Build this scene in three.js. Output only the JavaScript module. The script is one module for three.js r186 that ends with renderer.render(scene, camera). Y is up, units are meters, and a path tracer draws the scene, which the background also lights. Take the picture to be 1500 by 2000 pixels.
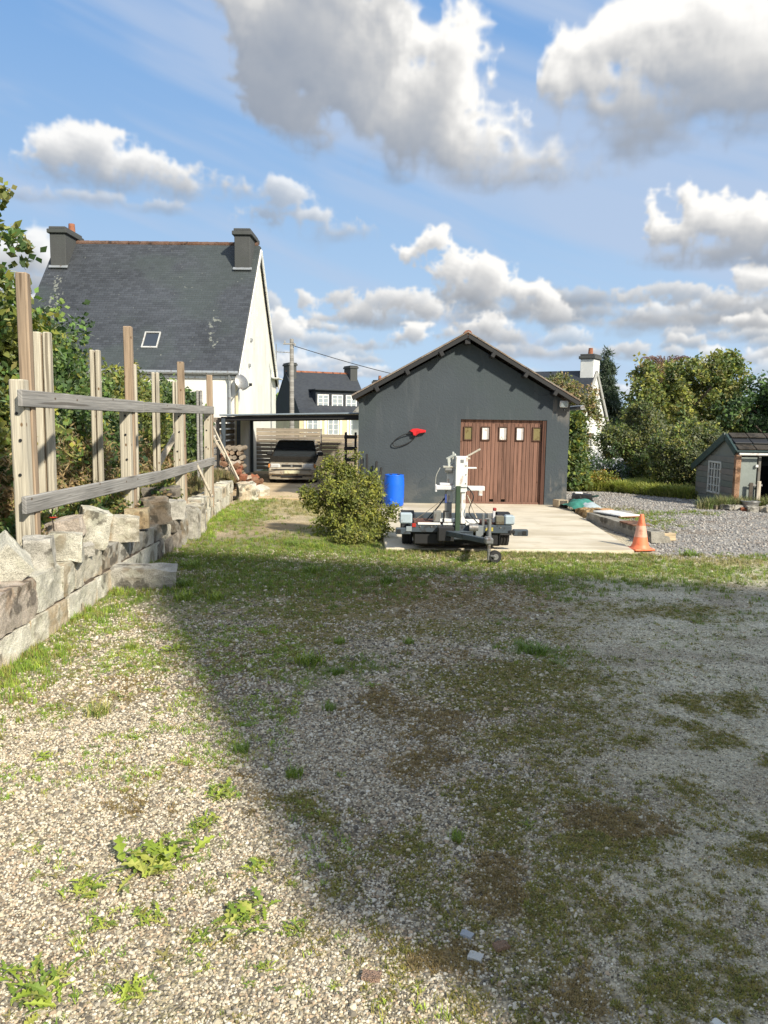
import * as THREE from 'three';
import { mergeGeometries, mergeVertices } from 'three/addons/utils/BufferGeometryUtils.js';

// ---------------------------------------------------------------- camera, exposure, sky, sun
const scene = new THREE.Scene();
const camera = new THREE.PerspectiveCamera(67, 0.75, 0.1, 1500);
camera.position.set(0, 2.1, 0);
camera.rotation.order = 'YXZ';
camera.rotation.set(THREE.MathUtils.degToRad(-6.72), 0, 0.015);
const renderer = new THREE.WebGLRenderer({ antialias: true });
renderer.setSize(768, 1024);
renderer.toneMapping = THREE.LinearToneMapping;
renderer.toneMappingExposure = 1.48;
renderer.shadowMap.enabled = true;
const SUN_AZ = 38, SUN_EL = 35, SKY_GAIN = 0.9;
const sun = new THREE.DirectionalLight(new THREE.Color(1, 0.925, 0.77), 4.4);
{
  const a = THREE.MathUtils.degToRad(SUN_AZ), e = THREE.MathUtils.degToRad(SUN_EL);
  sun.position.set(Math.sin(a) * Math.cos(e), Math.sin(e), Math.cos(a) * Math.cos(e)).multiplyScalar(80);
  sun.castShadow = true; sun.shadow.mapSize.set(4096, 4096); sun.shadow.radius = 5;
  Object.assign(sun.shadow.camera, { left: -40, right: 40, top: 40, bottom: -40, near: 1, far: 220 });
  scene.add(sun, sun.target);
}

// ---------------------------------------------------------------- numbers and noise
function makeRng(s) { return () => { s = (s + 0x6d2b79f5) | 0; let t = Math.imul(s ^ (s >>> 15), 1 | s); t = (t + Math.imul(t ^ (t >>> 7), 61 | t)) ^ t; return ((t ^ (t >>> 14)) >>> 0) / 4294967296; }; }
let rnd = makeRng(7);
const R = (a, b) => a + (b - a) * rnd();
const clamp = (x, a = 0, b = 1) => (x < a ? a : x > b ? b : x);
const mix = (a, b, t) => a + (b - a) * t;
const sstep = (a, b, x) => { const t = clamp((x - a) / (b - a)); return t * t * (3 - 2 * t); };
const PERM = new Float32Array(65536); { const r = makeRng(99); for (let i = 0; i < 65536; i++) PERM[i] = r(); }
const hash = (x, y) => PERM[(Math.imul(x, 73856093) ^ Math.imul(y, 19349663) ^ ((x * 31 + y) << 3)) & 65535];
function vnoise(x, y) {
  const xi = Math.floor(x), yi = Math.floor(y); let fx = x - xi, fy = y - yi;
  fx = fx * fx * (3 - 2 * fx); fy = fy * fy * (3 - 2 * fy);
  const a = hash(xi, yi), b = hash(xi + 1, yi), c = hash(xi, yi + 1), d = hash(xi + 1, yi + 1);
  return a + (b - a) * fx + (c - a) * fy + (a - b - c + d) * fx * fy;
}
function fbm(x, y, o = 4) { let s = 0, a = 0.5, n = 0; for (let i = 0; i < o; i++) { s += a * vnoise(x, y); n += a; a *= 0.5; x = x * 2.03 + 17.3; y = y * 2.03 + 5.1; } return s / n; }
function billow(x, y, o = 4) { let s = 0, a = 0.5, n = 0; for (let i = 0; i < o; i++) { s += a * Math.abs(2 * vnoise(x, y) - 1); n += a; a *= 0.5; x = x * 2.1 + 7.7; y = y * 2.1 + 3.3; } return s / n; }

// ---------------------------------------------------------------- the sky: air, thin veil and cumulus all round
{
  const W = 4096, H = 2048, PX = W / 360, px = new Float32Array(W * H * 4);
  const row0 = H / 2;
  for (let j = row0; j < H; j++) {
    const el = (j + 0.5 - row0) / PX, h = clamp(el / 32);
    for (let i = 0; i < W; i++) {
      const az = (i + 0.5) / PX - 90, k = (j * W + i) * 4;
      const t = Math.pow(h, 0.75);
      let r = mix(0.46, 0.085, t), g = mix(0.6, 0.245, t), b = mix(0.72, 0.54, t);
      const c = Math.cos(el * Math.PI / 180);
      const u = Math.cos(az * Math.PI / 180) * c * 4, v = Math.sin(az * Math.PI / 180) * c * 4;
      const wv = fbm(u * 1.2 + 9, v * 1.2 + el * 0.09, 3), streak = fbm(u * 1.6 + 3 + 1.4 * wv, v * 1.6 + el * 0.32, 5);
      const veil = clamp(0.06 + 0.8 * sstep(0.36, 0.68, streak) * sstep(0.3, 0.6, wv + 0.08));
      r = mix(r, 0.37, veil * 0.85); g = mix(g, 0.45, veil * 0.85); b = mix(b, 0.59, veil * 0.85);
      const near = Math.sin(el * Math.PI / 180) * Math.sin(SUN_EL * Math.PI / 180) + c * Math.cos(SUN_EL * Math.PI / 180) * Math.cos((az - (180 - SUN_AZ)) * Math.PI / 180), glow = Math.exp((near - 1) * 3.2) * 0.75;   // sunward glow of the hazy air, added to lift the shade
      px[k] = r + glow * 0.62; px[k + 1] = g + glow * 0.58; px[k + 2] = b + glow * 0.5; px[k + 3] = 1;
    }
  }
  // a cloud is a heap of puffs [azimuth, elevation, half width, half height, tone]
  function paintCloud(puffs, base, seed, alpha = 1, crisp = 1) {
    let a0 = 1e9, a1 = -1e9, e0 = 1e9, e1 = -1e9, size = 0;
    for (const p of puffs) { const s = 1 / Math.cos(p[1] * Math.PI / 180); a0 = Math.min(a0, p[0] - p[2] * s * 1.6); a1 = Math.max(a1, p[0] + p[2] * s * 1.6); e0 = Math.min(e0, p[1] - p[3] * 1.8); e1 = Math.max(e1, p[1] + p[3] * 1.8); size = Math.max(size, Math.min(p[2], p[3])); }
    e0 = Math.max(e0, 0); e1 = Math.min(e1, 89);
    const i0 = Math.floor((a0 + 90) * PX), i1 = Math.ceil((a1 + 90) * PX), j0 = Math.floor(e0 * PX), j1 = Math.ceil(e1 * PX), w = i1 - i0, h = j1 - j0;
    const F = new Float32Array(w * h), T = new Float32Array(w * h), top = e1 - size * 0.8;
    for (let j = 0; j < h; j++) for (let i = 0; i < w; i++) {
      const el = (j + j0) / PX, c = Math.cos(el * Math.PI / 180), az = (i + i0) / PX - 90;
      const n1 = fbm(az * 0.55 / size + seed, el * 0.55 / size, 3) - 0.5, n2 = fbm(az * 0.55 / size + seed + 40, el * 0.55 / size + 9, 3) - 0.5;
      const wx = az + n1 * size * 1.5, wy = el + n2 * size * 1.5;
      let f = 0, tone = 0, tw = 1e-6;
      for (const p of puffs) {
        const dx = (wx - p[0]) * c / p[2], dy = (wy - p[1]) / p[3], b = 1 - Math.sqrt(dx * dx + dy * dy), v = b * Math.min(p[2], p[3]);
        const e = Math.exp(clamp(v * 4 / size, -20, 20)); f += e; tone += (p[4] ?? 1) * e; tw += e;
      }
      f = Math.log(f) * size / 4; tone /= tw;
      const big = billow(az * 0.9 / size + seed * 3, el * 1.0 / size + seed, 3), fine = billow(az * 3.4 / size + seed, el * 3.8 / size, 3);
      const low = sstep(base + size * 0.5, base - size * 0.1, el);
      const inside = 1 - 0.6 * sstep(size * 0.35, size * 0.9, f);
      f += size * inside * ((0.34 - big) * 0.8 * (1 - low * 0.6) + (0.34 - fine) * 0.3 * crisp) - 0.14 * size;
      f -= Math.max(0, base - el) * 1.1;
      F[j * w + i] = f; T[j * w + i] = tone;
    }
    const at = (i, j) => { const f = F[clamp(j, 0, h - 1) * w + clamp(i, 0, w - 1)]; return f > 0 ? Math.sqrt(f * size) : 0; };
    const N = 12, reach = size * 3.2 * PX / N;
    for (let j = 0; j < h; j++) for (let i = 0; i < w; i++) {
      const f = F[j * w + i]; if (f < -size * 0.4) continue;
      const el = (j + j0) / PX, low = sstep(base + size * 1.3, base - size * 0.2, el);
      const soft = size * mix(0.17, 0.62, low) / crisp + 0.08;
      let a = sstep(-soft * 0.45, soft, f) * alpha; if (a <= 0.003) continue;
      let depth = 0;                                            // cloud between here and the sun, up and to the right
      for (let n = 1; n <= N; n++) { const ii = Math.round(i + 0.5 * n * reach), jj = Math.round(j + 0.86 * n * reach); if (ii < w && jj < h) depth += at(ii, jj); }
      depth *= 3.2 / N / size;
      const fx = (at(i + 5, j) - at(i - 5, j)) * PX / 10, fy = (at(i, j + 5) - at(i, j - 5)) * PX / 10;
      const relief = clamp(-(fx * 0.45 + fy * 0.65), -1.2, 1.2);
      const tone = T[j * w + i];
      let s = (0.08 + 1.0 * Math.exp(-depth * 1.0)) * (1 + 0.36 * relief) * mix(0.42, 1, sstep(base - size * 0.3, base + size * 1.5, el)) * mix(0.12, 1, tone) + 0.1 * (fbm(i * 0.02 + seed, j * 0.03, 3) - 0.5);
      s = clamp(s);
      const r = mix(0.19, 0.79, s), g = mix(0.21, 0.775, s), b = mix(0.245, 0.745, s);
      a *= mix(0.8, 1, sstep(0, 0.6, s));
      const hz = sstep(7, 0, el) * 0.5, k = ((j + j0 + row0) * W + (((i + i0) % W) + W) % W) * 4;
      px[k] = mix(px[k], mix(r, 0.62, hz), a); px[k + 1] = mix(px[k + 1], mix(g, 0.72, hz), a); px[k + 2] = mix(px[k + 2], mix(b, 0.86, hz), a);
    }
  }
  let seedOf = 0; const r = makeRng(41), q = (a, b) => a + (b - a) * r();
  const heap = (az, el, s, n, flat = 0.6, tone = 1) => { const p = []; for (let i = 0; i < n; i++) { const u = q(-1, 1); p.push([az + u * s * 1.7, el + q(0, 0.75) * s * flat * (1 - u * u), s * q(0.5, 0.95), s * flat * q(0.55, 1), tone * q(0.75, 1)]); } p.push([az, el - s * 0.1, s * 1.9, s * flat * 0.45, tone * 0.62]); return p; };
  for (let i = 0; i < 240; i++) { const el = q(1.2, 9.5), s = q(0.5, 0.95) * (0.6 + el * 0.08), az = q(-180, 180), p = []; for (let k = 0; k < 6; k++) p.push([az + q(-1, 1) * s * 5, el + q(-0.3, 0.4) * s, s * q(1.2, 2.6), s * q(0.4, 0.75), q(0.1, 0.55)]); paintCloud(p, el - s * 0.3, q(0, 99), q(0.5, 0.9), 0.7); }
  for (let i = 0; i < 420; i++) { const el = q(0.6, 7.6), s = q(0.6, 1.6) * (0.5 + el * 0.15); paintCloud(heap(q(-180, 180), el, s, 4, 0.5, q(0.45, 1)), el - s * 0.3, q(0, 99), q(0.6, 0.95)); }
  for (let i = 0; i < 150; i++) {
    const az = q(32, 328), el = 6 + 40 * Math.pow(r(), 1.25), s = (1.1 + el * 0.1) * q(0.6, 1.3);
    if (Math.min(Math.abs(az - 32), Math.abs(az - 328)) < s * 2.2) continue;
    paintCloud(heap(az, el, s, 6, 0.62, q(0.6, 1)), el - s * 0.4, q(0, 99), q(0.75, 1));
  }
  for (let i = 0; i < 44; i++) { const s = q(4, 7), e = q(42, 76); paintCloud(heap(q(-180, 180), e, s, 5, 0.7, 0.9), e - s, q(0, 99), 0.9); }
  for (const [puffs, base, alpha, crisp] of [
    [[[-24.5, 13.9, 3, 0.55, 0.5], [-20, 14.1, 3, 0.6, 0.5], [-15.8, 13.9, 2.2, 0.7, 0.5]], 13.6, 0.6, 0.6],
    [[[-7.5, 15.6, 2.2, 1, 0.72], [-5.3, 14.2, 1.8, 0.9, 0.62], [-9, 14, 1.8, 0.7, 0.55], [-3, 13, 2.4, 0.7, 0.5], [-5, 11.6, 2.2, 0.9, 0.62]], 12.5, 0.72, 0.6],
    [[[-22.5, 16.7, 2, 1.5], [-19.8, 17, 2.1, 1.6], [-17, 16.2, 2.2, 1.1, 0.85], [-14.4, 15.5, 2.4, 1.1, 0.7], [-11.5, 15.2, 2.2, 0.8, 0.6], [-19, 15.2, 4.4, 0.8, 0.5]], 14.6, 0.92, 0.8],
    [[[-25, 10.6, 2.6, 1.9, 0.85], [-28, 10, 3, 2, 0.8], [-23.5, 9, 2, 1.2, 0.7]], 8.2, 0.85, 0.8],
    [[[-7.8, 7.8, 0.9, 0.9, 1], [-6.8, 6.2, 1.5, 1.1, 0.98], [-8.6, 6.4, 1, 1, 0.98]], 5.2, 0.95, 1],
    [[[-6, 8.5, 1, 0.7, 0.62], [-3.4, 8.7, 1.8, 0.65, 0.5], [-4.6, 7.2, 1.5, 0.9, 0.9], [-1.6, 7.4, 1.6, 0.9, 0.66], [0.2, 8.7, 2.1, 1.1, 0.62], [2.6, 8.4, 2, 1, 0.68]], 6.4, 0.92, 1],
    [[[2, 6.4, 1.4, 0.8, 1], [0.6, 5.9, 1.4, 0.5, 0.62], [-1.5, 5.4, 2.2, 0.6, 0.6]], 5.2, 0.95, 1],
    [[[7.2, 6.8, 1.7, 1, 0.92], [9.3, 6.2, 1.6, 0.6, 0.6], [5.4, 6.2, 1.5, 0.6, 0.66]], 5.7, 0.95, 1],
    [[[3, 12.9, 1.8, 1.3, 0.98], [1.9, 11.8, 1.4, 1, 0.8], [4.6, 11.1, 1.7, 1.1, 0.95], [7, 10.6, 2.1, 1.4, 1], [9.2, 9.5, 1.9, 1.2, 0.92], [11.4, 8.9, 1.5, 1.6, 1], [6, 9.1, 2.8, 0.9, 0.6], [9.4, 8, 2.6, 0.8, 0.55]], 7.4, 1, 1],
    [[[17, 8.6, 2.2, 0.6, 0.5], [20.4, 8.8, 2.3, 0.8, 0.5], [22.4, 8.2, 1.7, 0.8, 0.55], [18, 7, 1.6, 0.5, 0.55]], 7.3, 0.85, 0.9],
    [[[25.6, 9.2, 2, 1.4, 0.9], [29, 9, 2.6, 1.6, 0.9], [26, 7.6, 2.4, 0.7, 0.6]], 7.2, 0.95, 1],
    [[[14.2, 22.8, 2.0, 1.8], [16.6, 23.7, 3.6, 3], [21, 24.2, 4.5, 3.6], [25.5, 22.6, 4.6, 4, 0.85], [31, 23, 5, 4, 0.9], [21, 19.6, 5, 2.3, 0.55], [27, 18.8, 5, 2, 0.5], [16.4, 18.2, 3.4, 1.3, 0.45], [17, 21, 4, 2, 0.75]], 17.5, 1, 1],
    [[[18.5, 12.9, 1.5, 1.3], [21.2, 14, 2.3, 1.9], [24.2, 12.7, 2.4, 1.9], [28, 13.5, 2.8, 2], [21.5, 11.3, 3.6, 1.3, 0.6], [26, 10.9, 3.4, 1.3, 0.5]], 10.4, 1, 1.05],
    [[[-10, 25.6, 3, 2.8, 0.5], [-7, 24.6, 4, 3.4, 0.55], [-8.3, 21.6, 2.6, 2.2, 0.5], [-3.6, 23.6, 3.6, 3, 0.66], [-4, 28.5, 5, 2.6, 0.5], [-1.2, 21.6, 3.2, 2.2, 0.8], [0.8, 24.6, 3, 2.6, 1], [3.9, 23.2, 3, 2.5, 1], [4.6, 21.3, 2.3, 1.8, 1], [1.5, 20.6, 3, 2, 0.85], [3.8, 18.8, 3, 1.7, 0.72], [6.6, 19.1, 2.5, 1.7, 1], [9, 18, 2.4, 1.3, 0.9], [6, 17.4, 5, 1.1, 0.5], [12.4, 16.9, 3.2, 0.7, 0.36]], 16.4, 1, 1],
  ]) paintCloud(puffs, base, 5 + (seedOf += 13.7), alpha, crisp);
  for (let k = 0; k < W * row0 * 4; k += 4) { px[k] = 0.2; px[k + 1] = 0.19; px[k + 2] = 0.14; px[k + 3] = 1; }
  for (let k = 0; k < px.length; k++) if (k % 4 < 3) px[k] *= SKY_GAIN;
  const t = new THREE.DataTexture(px, W, H, THREE.RGBAFormat, THREE.FloatType);
  t.mapping = THREE.EquirectangularReflectionMapping; t.magFilter = t.minFilter = THREE.LinearFilter; t.needsUpdate = true;
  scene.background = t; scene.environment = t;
}

// ---------------------------------------------------------------- building blocks (x right, y up, z = metres in front of the camera's place; the scene's z is -z)
const P = (x, y, z) => new THREE.Vector3(x, y, -z);
const M4 = (x = 0, y = 0, z = 0, rx = 0, ry = 0, rz = 0) => new THREE.Matrix4().compose(new THREE.Vector3(x, y, z), new THREE.Quaternion().setFromEuler(new THREE.Euler(rx, ry, rz, 'YXZ')), new THREE.Vector3(1, 1, 1));
const put = (g, x, y, z, rx, ry, rz) => g.clone().applyMatrix4(M4(x, y, z, rx, ry, rz));
function finish(pos, uv) {
  const g = new THREE.BufferGeometry();
  g.setAttribute('position', new THREE.Float32BufferAttribute(pos, 3));
  if (uv) g.setAttribute('uv', new THREE.Float32BufferAttribute(uv, 2)); else faceUV(g);
  g.computeVertexNormals();
  return g;
}
function faceUV(g) {                                             // uv in metres, by the face's main direction
  const p = g.attributes.position, uv = new Float32Array(p.count * 2), a = new THREE.Vector3(), b = new THREE.Vector3(), c = new THREE.Vector3(), ou = R(0, 9), ov = R(0, 9);
  for (let i = 0; i < p.count; i += 3) {
    a.fromBufferAttribute(p, i); b.fromBufferAttribute(p, i + 1).sub(a); c.fromBufferAttribute(p, i + 2).sub(a); b.cross(c);
    const x = Math.abs(b.x), y = Math.abs(b.y), z = Math.abs(b.z);
    for (let k = 0; k < 3; k++) { c.fromBufferAttribute(p, i + k); uv[(i + k) * 2] = ou + (x > y && x > z ? c.z : c.x); uv[(i + k) * 2 + 1] = ov + (y >= x && y >= z ? c.z : c.y); }
  }
  g.setAttribute('uv', new THREE.BufferAttribute(uv, 2));
  return g;
}
function cbox(w, h, d, ch = 0.01) {                              // a box with chamfered edges, 44 triangles
  const e = [w / 2, h / 2, d / 2]; ch = Math.min(ch, e[0] * 0.8, e[1] * 0.8, e[2] * 0.8);
  const V = (s, a) => [0, 1, 2].map((k) => s[k] * (k === a ? e[k] : e[k] - ch));
  const pos = [];
  const poly = (...v) => {
    const n = new THREE.Vector3().subVectors(new THREE.Vector3(...v[1]), new THREE.Vector3(...v[0])).cross(new THREE.Vector3().subVectors(new THREE.Vector3(...v[2]), new THREE.Vector3(...v[0])));
    const m = v.reduce((q, p) => q.add(new THREE.Vector3(...p)), new THREE.Vector3()); if (n.dot(m) < 0) v.reverse();
    for (let i = 2; i < v.length; i++) pos.push(...v[0], ...v[i - 1], ...v[i]);
  };
  for (let a = 0; a < 3; a++) { const b = (a + 1) % 3, c = (a + 2) % 3; for (const s of [-1, 1]) { const q = (x, y) => { const t = []; t[a] = s; t[b] = x; t[c] = y; return V(t, a); }; poly(q(-1, -1), q(1, -1), q(1, 1), q(-1, 1)); } }
  for (let a = 0; a < 3; a++) { const b = (a + 1) % 3, c = (a + 2) % 3; for (const s of [-1, 1]) for (const t of [-1, 1]) { const q = (k, f) => { const u = []; u[a] = s; u[b] = t; u[c] = k; return V(u, f); }; poly(q(-1, a), q(1, a), q(1, b), q(-1, b)); } }
  for (const x of [-1, 1]) for (const y of [-1, 1]) for (const z of [-1, 1]) poly(V([x, y, z], 0), V([x, y, z], 1), V([x, y, z], 2));
  return finish(pos);
}
const box = (w, h, d, x, y, z, ch = 0.008, rx = 0, ry = 0, rz = 0) => put(cbox(w, h, d, ch), x, y, z, rx, ry, rz);   // centre at x y z
function bar(p, q, w, h, ch = 0.006) {                          // a bar of section w by h between two points
  const a = new THREE.Vector3(...p), b = new THREE.Vector3(...q), d = b.clone().sub(a), l = d.length(); d.normalize();
  const up = Math.abs(d.y) > 0.95 ? new THREE.Vector3(0, 0, 1) : new THREE.Vector3(0, 1, 0), s = new THREE.Vector3().crossVectors(up, d).normalize(), u = new THREE.Vector3().crossVectors(d, s);
  return cbox(w, h, l, ch).applyMatrix4(new THREE.Matrix4().makeBasis(s, u, d).setPosition(a.add(b).multiplyScalar(0.5)));
}
const plain = (g) => { const n = g.index ? g.toNonIndexed() : g; for (const k of Object.keys(n.attributes)) if (!['position', 'normal', 'uv'].includes(k)) n.deleteAttribute(k); return n; };
const cyl = (r0, r1, h, x, y, z, rx = 0, ry = 0, rz = 0, seg = 14, open = false) => put(faceUVkeep(plain(new THREE.CylinderGeometry(r0, r1, h, seg, 1, open))), x, y, z, rx, ry, rz);
function faceUVkeep(g) { const n = g.attributes.normal.clone(); faceUV(g); g.setAttribute('normal', n); return g; }
const tube = (pts, r, seg = 24, rad = 7, closed = false) => plain(new THREE.TubeGeometry(new THREE.CatmullRomCurve3(pts.map((p) => new THREE.Vector3(...p)), closed), seg, r, rad, closed));
function prism(pts, depth, bevel = 0) {                         // outline in x,y pushed along z
  const s = new THREE.Shape(pts.map((p) => new THREE.Vector2(...p)));
  return faceUV(plain(new THREE.ExtrudeGeometry(s, { depth, bevelEnabled: bevel > 0, bevelSize: bevel, bevelThickness: bevel, bevelSegments: 1 })));
}
function rock(w, h, d, rough = 0.05, seed = 0, round = 0.25, n = 7) {     // a quarried stone: split, chipped faces and broken edges
  if (n > 4) n = Math.max(n, 12);
  let g = new THREE.BoxGeometry(w, h, d, n, n, n); g.deleteAttribute('normal'); g.deleteAttribute('uv'); g = mergeVertices(g, 1e-5);
  const p = g.attributes.position, v = new THREE.Vector3(), m = Math.min(w, h, d), r0 = makeRng(Math.floor(seed * 1000) + 5), chips = [];
  for (let i = 0; i < 6; i++) { const c = new THREE.Vector3(r0() < 0.5 ? -1 : 1, r0() < 0.5 ? -1 : 1, r0() < 0.5 ? -1 : 1); const ax = Math.floor(r0() * 4); if (ax < 3) c.setComponent(ax, (r0() - 0.5) * 0.6); c.x *= 0.8 + 0.5 * r0(); c.normalize(); chips.push([c, 0]); }
  for (const c of chips) c[1] = (Math.abs(c[0].x) * w + Math.abs(c[0].y) * h + Math.abs(c[0].z) * d) / 2 - m * (0.03 + 0.5 * round * r0());
  const tx = 0.22 * (r0() - 0.5), tz = 0.2 * (r0() - 0.5), sk = 0.16 * (r0() - 0.5), ft = clamp(rough * 8, 0.2, 1);
  for (let i = 0; i < p.count; i++) {
    v.fromBufferAttribute(p, i);
    const qx = v.x / w * 2, qy = v.y / h * 2;
    v.set(v.x * (1 + tx * qy * ft) + sk * v.y * ft, v.y * (1 + 0.14 * (vnoise(seed, 8.1) - 0.5) * qx * ft), v.z * (1 + tz * qy * ft));
    for (const [c, k] of chips) { const over = v.dot(c) - k; if (over > 0) v.addScaledVector(c, -over); }
    const k = 1.5 / m, k2 = 5 / m, a1 = rough * m * 2.2, a2 = rough * m * 0.9;
    const dx = a1 * (fbm(v.y * k + seed, v.z * k + v.x * k, 2) - 0.5) + a2 * (fbm(v.y * k2 + seed, v.z * k2 + v.x * k2, 2) - 0.5), dy = a1 * (fbm(v.x * k + seed + 9, v.z * k + 4, 2) - 0.5) + a2 * (fbm(v.x * k2 + seed + 9, v.z * k2, 2) - 0.5), dz = a1 * (fbm(v.x * k + seed + 5, v.y * k + 7, 2) - 0.5) + a2 * (fbm(v.x * k2 + seed, v.y * k2 + 7, 2) - 0.5);
    p.setXYZ(i, v.x + dx, v.y + dy, v.z + dz);
  }
  g = g.toNonIndexed(); g.computeVertexNormals();
  return faceUVkeep(g);
}
const used = new Set();
function numbered(n) { let k = n, i = 0; while (used.has(k)) k = n + '_' + String(++i).padStart(3, '0'); used.add(k); return k; }
function mesh(name, geo, mat, parent) {
  if (Array.isArray(geo)) geo = geo.length === 1 ? geo[0] : mergeGeometries(geo.map(plain));
  const m = new THREE.Mesh(geo, mat); m.castShadow = m.receiveShadow = true;
  m.name = parent ? name : numbered(name); (parent ?? scene).add(m);
  return m;
}
function tag(o, label, category, group, kind) { if (label) o.userData.label = label; if (category) o.userData.category = category; if (group) o.userData.group = group; if (kind) o.userData.kind = kind; return o; }
function thing(name, label, category, x, y, z, turn = 0, group) { const o = new THREE.Group(); o.name = numbered(name); o.position.set(x, y, -z); o.rotation.y = turn; scene.add(o); return tag(o, label, category, group); }
const ground = (name, geo, mat, label) => tag(mesh(name, geo, mat), label, null, null, 'structure');

// ---------------------------------------------------------------- procedural materials
const enc = (v) => 255 * (v <= 0.0031308 ? v * 12.92 : 1.055 * Math.pow(v, 1 / 2.4) - 0.055);
function colorTex(w, h, metresX, metresY, f) {
  const d = new Uint8Array(w * h * 4);
  for (let j = 0; j < h; j++) for (let i = 0; i < w; i++) { const c = f(i / w * metresX, j / h * metresY, i, j), k = (j * w + i) * 4; d[k] = enc(clamp(c[0])); d[k + 1] = enc(clamp(c[1])); d[k + 2] = enc(clamp(c[2])); d[k + 3] = 255; }
  return texture(d, w, h, metresX, metresY, true);
}
function heightTex(w, h, metresX, metresY, f) {
  const d = new Uint8Array(w * h * 4);
  for (let j = 0; j < h; j++) for (let i = 0; i < w; i++) { const v = 255 * clamp(f(i / w * metresX, j / h * metresY, i, j)), k = (j * w + i) * 4; d[k] = d[k + 1] = d[k + 2] = v; d[k + 3] = 255; }
  return texture(d, w, h, metresX, metresY, false);
}
function texture(d, w, h, mx, my, srgb) {
  const t = new THREE.DataTexture(d, w, h, THREE.RGBAFormat); t.wrapS = t.wrapT = THREE.MirroredRepeatWrapping; t.magFilter = THREE.LinearFilter; t.minFilter = THREE.LinearMipmapLinearFilter; t.generateMipmaps = true;
  t.repeat.set(1 / mx, 1 / my); if (srgb) t.colorSpace = THREE.SRGBColorSpace; t.needsUpdate = true; return t;
}
const rgb = (r, g, b) => new THREE.Color().setRGB(r, g, b);
const std = (o) => new THREE.MeshStandardMaterial({ roughness: 0.85, side: THREE.DoubleSide, ...o });
const tone = (c, f) => [c[0] * f, c[1] * f, c[2] * f];
const lerp3 = (a, b, t) => [mix(a[0], b[0], t), mix(a[1], b[1], t), mix(a[2], b[2], t)];
// granite and concrete: speckle, stains, lichen
const stoneMap = colorTex(512, 512, 1.1, 1.1, (x, y, i, j) => {
  let c = [0.9, 0.88, 0.83]; c = tone(c, 0.5 + 0.75 * fbm(x * 7, y * 7, 5));
  const s = hash(i, j), q = hash(i >> 1, j >> 1); if (q > 0.86) c = tone(c, 0.5); else if (q < 0.1) c = tone(c, 1.3); c = tone(c, 0.82 + 0.36 * s);
  c = lerp3(c, [0.3, 0.27, 0.21], 0.75 * sstep(0.5, 0.66, fbm(x * 3 + 7, y * 4, 5)));
  c = lerp3(c, [0.5, 0.36, 0.22], 0.55 * sstep(0.56, 0.7, fbm(x * 2.2 + 47, y * 2.6 + 9, 4)));
  c = lerp3(c, [0.13, 0.125, 0.11], 0.75 * sstep(0.62, 0.72, fbm(x * 5 + 77, y * 5 + 3, 5))); return lerp3(c, [0.74, 0.74, 0.67], 0.65 * sstep(0.6, 0.67, fbm(x * 11 + 31, y * 11, 4)));
});
const stoneBump = heightTex(512, 512, 1.1, 1.1, (x, y, i, j) => 0.6 * fbm(x * 22, y * 22, 4) + 0.25 * hash(i >> 1, j >> 1) + 0.2 * fbm(x * 5, y * 5, 2));
const stoneMat = (r, g, b) => std({ map: stoneMap, bumpMap: stoneBump, bumpScale: 0.022, color: rgb(r, g, b), roughness: 0.94 });
const woodMap = colorTex(256, 1024, 0.35, 2.2, (x, y, i, j) => {
  const g = fbm(x * 70, y * 1.3, 4), f = fbm(x * 190, y * 5, 2); let c = tone([0.95, 0.92, 0.88], 0.42 + 0.85 * g + 0.4 * (f - 0.5));
  c = lerp3(c, [0.55, 0.55, 0.55], 0.6 * sstep(0.4, 0.7, fbm(x * 5, y * 1.5 + 4, 4)));
  for (const [kx, ky] of [[0.09, 0.3], [0.24, 0.95], [0.13, 1.5], [0.29, 1.95]]) { const d = Math.hypot((x - kx) * 1.6, y - ky); c = lerp3(c, [0.3, 0.2, 0.12], sstep(0.028, 0.012, d)); }
  return lerp3(c, [0.26, 0.23, 0.2], 0.8 * sstep(0.62, 0.74, fbm(x * 30 + 4, y * 0.9 + 8, 3)));
});
const woodBump = heightTex(256, 1024, 0.35, 2.2, (x, y) => 0.5 * fbm(x * 60, y * 1.6, 3) + 0.5 * fbm(x * 170, y * 5, 2));
// the map's grain runs along v; a piece whose length lies along u takes the turned copy
const turned = (t) => { const c = t.clone(); c.rotation = Math.PI / 2; c.needsUpdate = true; return c; };
const woodMapH = turned(woodMap), woodBumpH = turned(woodBump);
const wood = (r, g, b, flat = false) => std({ map: flat ? woodMapH : woodMap, bumpMap: flat ? woodBumpH : woodBump, bumpScale: 0.004, color: rgb(r, g, b), roughness: 0.88 });
const renderMap = colorTex(1024, 1024, 5, 5, (x, y, i, j) => { let c = tone([1, 1, 1], 0.88 + 0.26 * (fbm(x * 1.3, y * 1.1, 5) - 0.45) + 0.07 * (hash(i, j) - 0.5)); c = lerp3(c, [0.84, 0.93, 0.85], 0.5 * sstep(0.48, 0.72, fbm(x * 0.9 + 5, y * 1.1, 5))); return tone(c, 1 - 0.05 * sstep(0.5, 0.75, fbm(x * 5, y * 0.8 + 3, 4)) + 0.08 * sstep(0.6, 0.7, fbm(x * 3 + 17, y * 2.6, 4))); });
const renderBump = heightTex(512, 512, 1.5, 1.5, (x, y, i, j) => 0.5 * fbm(x * 30, y * 30, 3) + 0.5 * fbm(x * 3, y * 3, 2));
const plaster = (r, g, b, bump = 0.008) => std({ map: renderMap, bumpMap: renderBump, bumpScale: bump, color: rgb(r, g, b), roughness: 0.9 });
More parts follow.
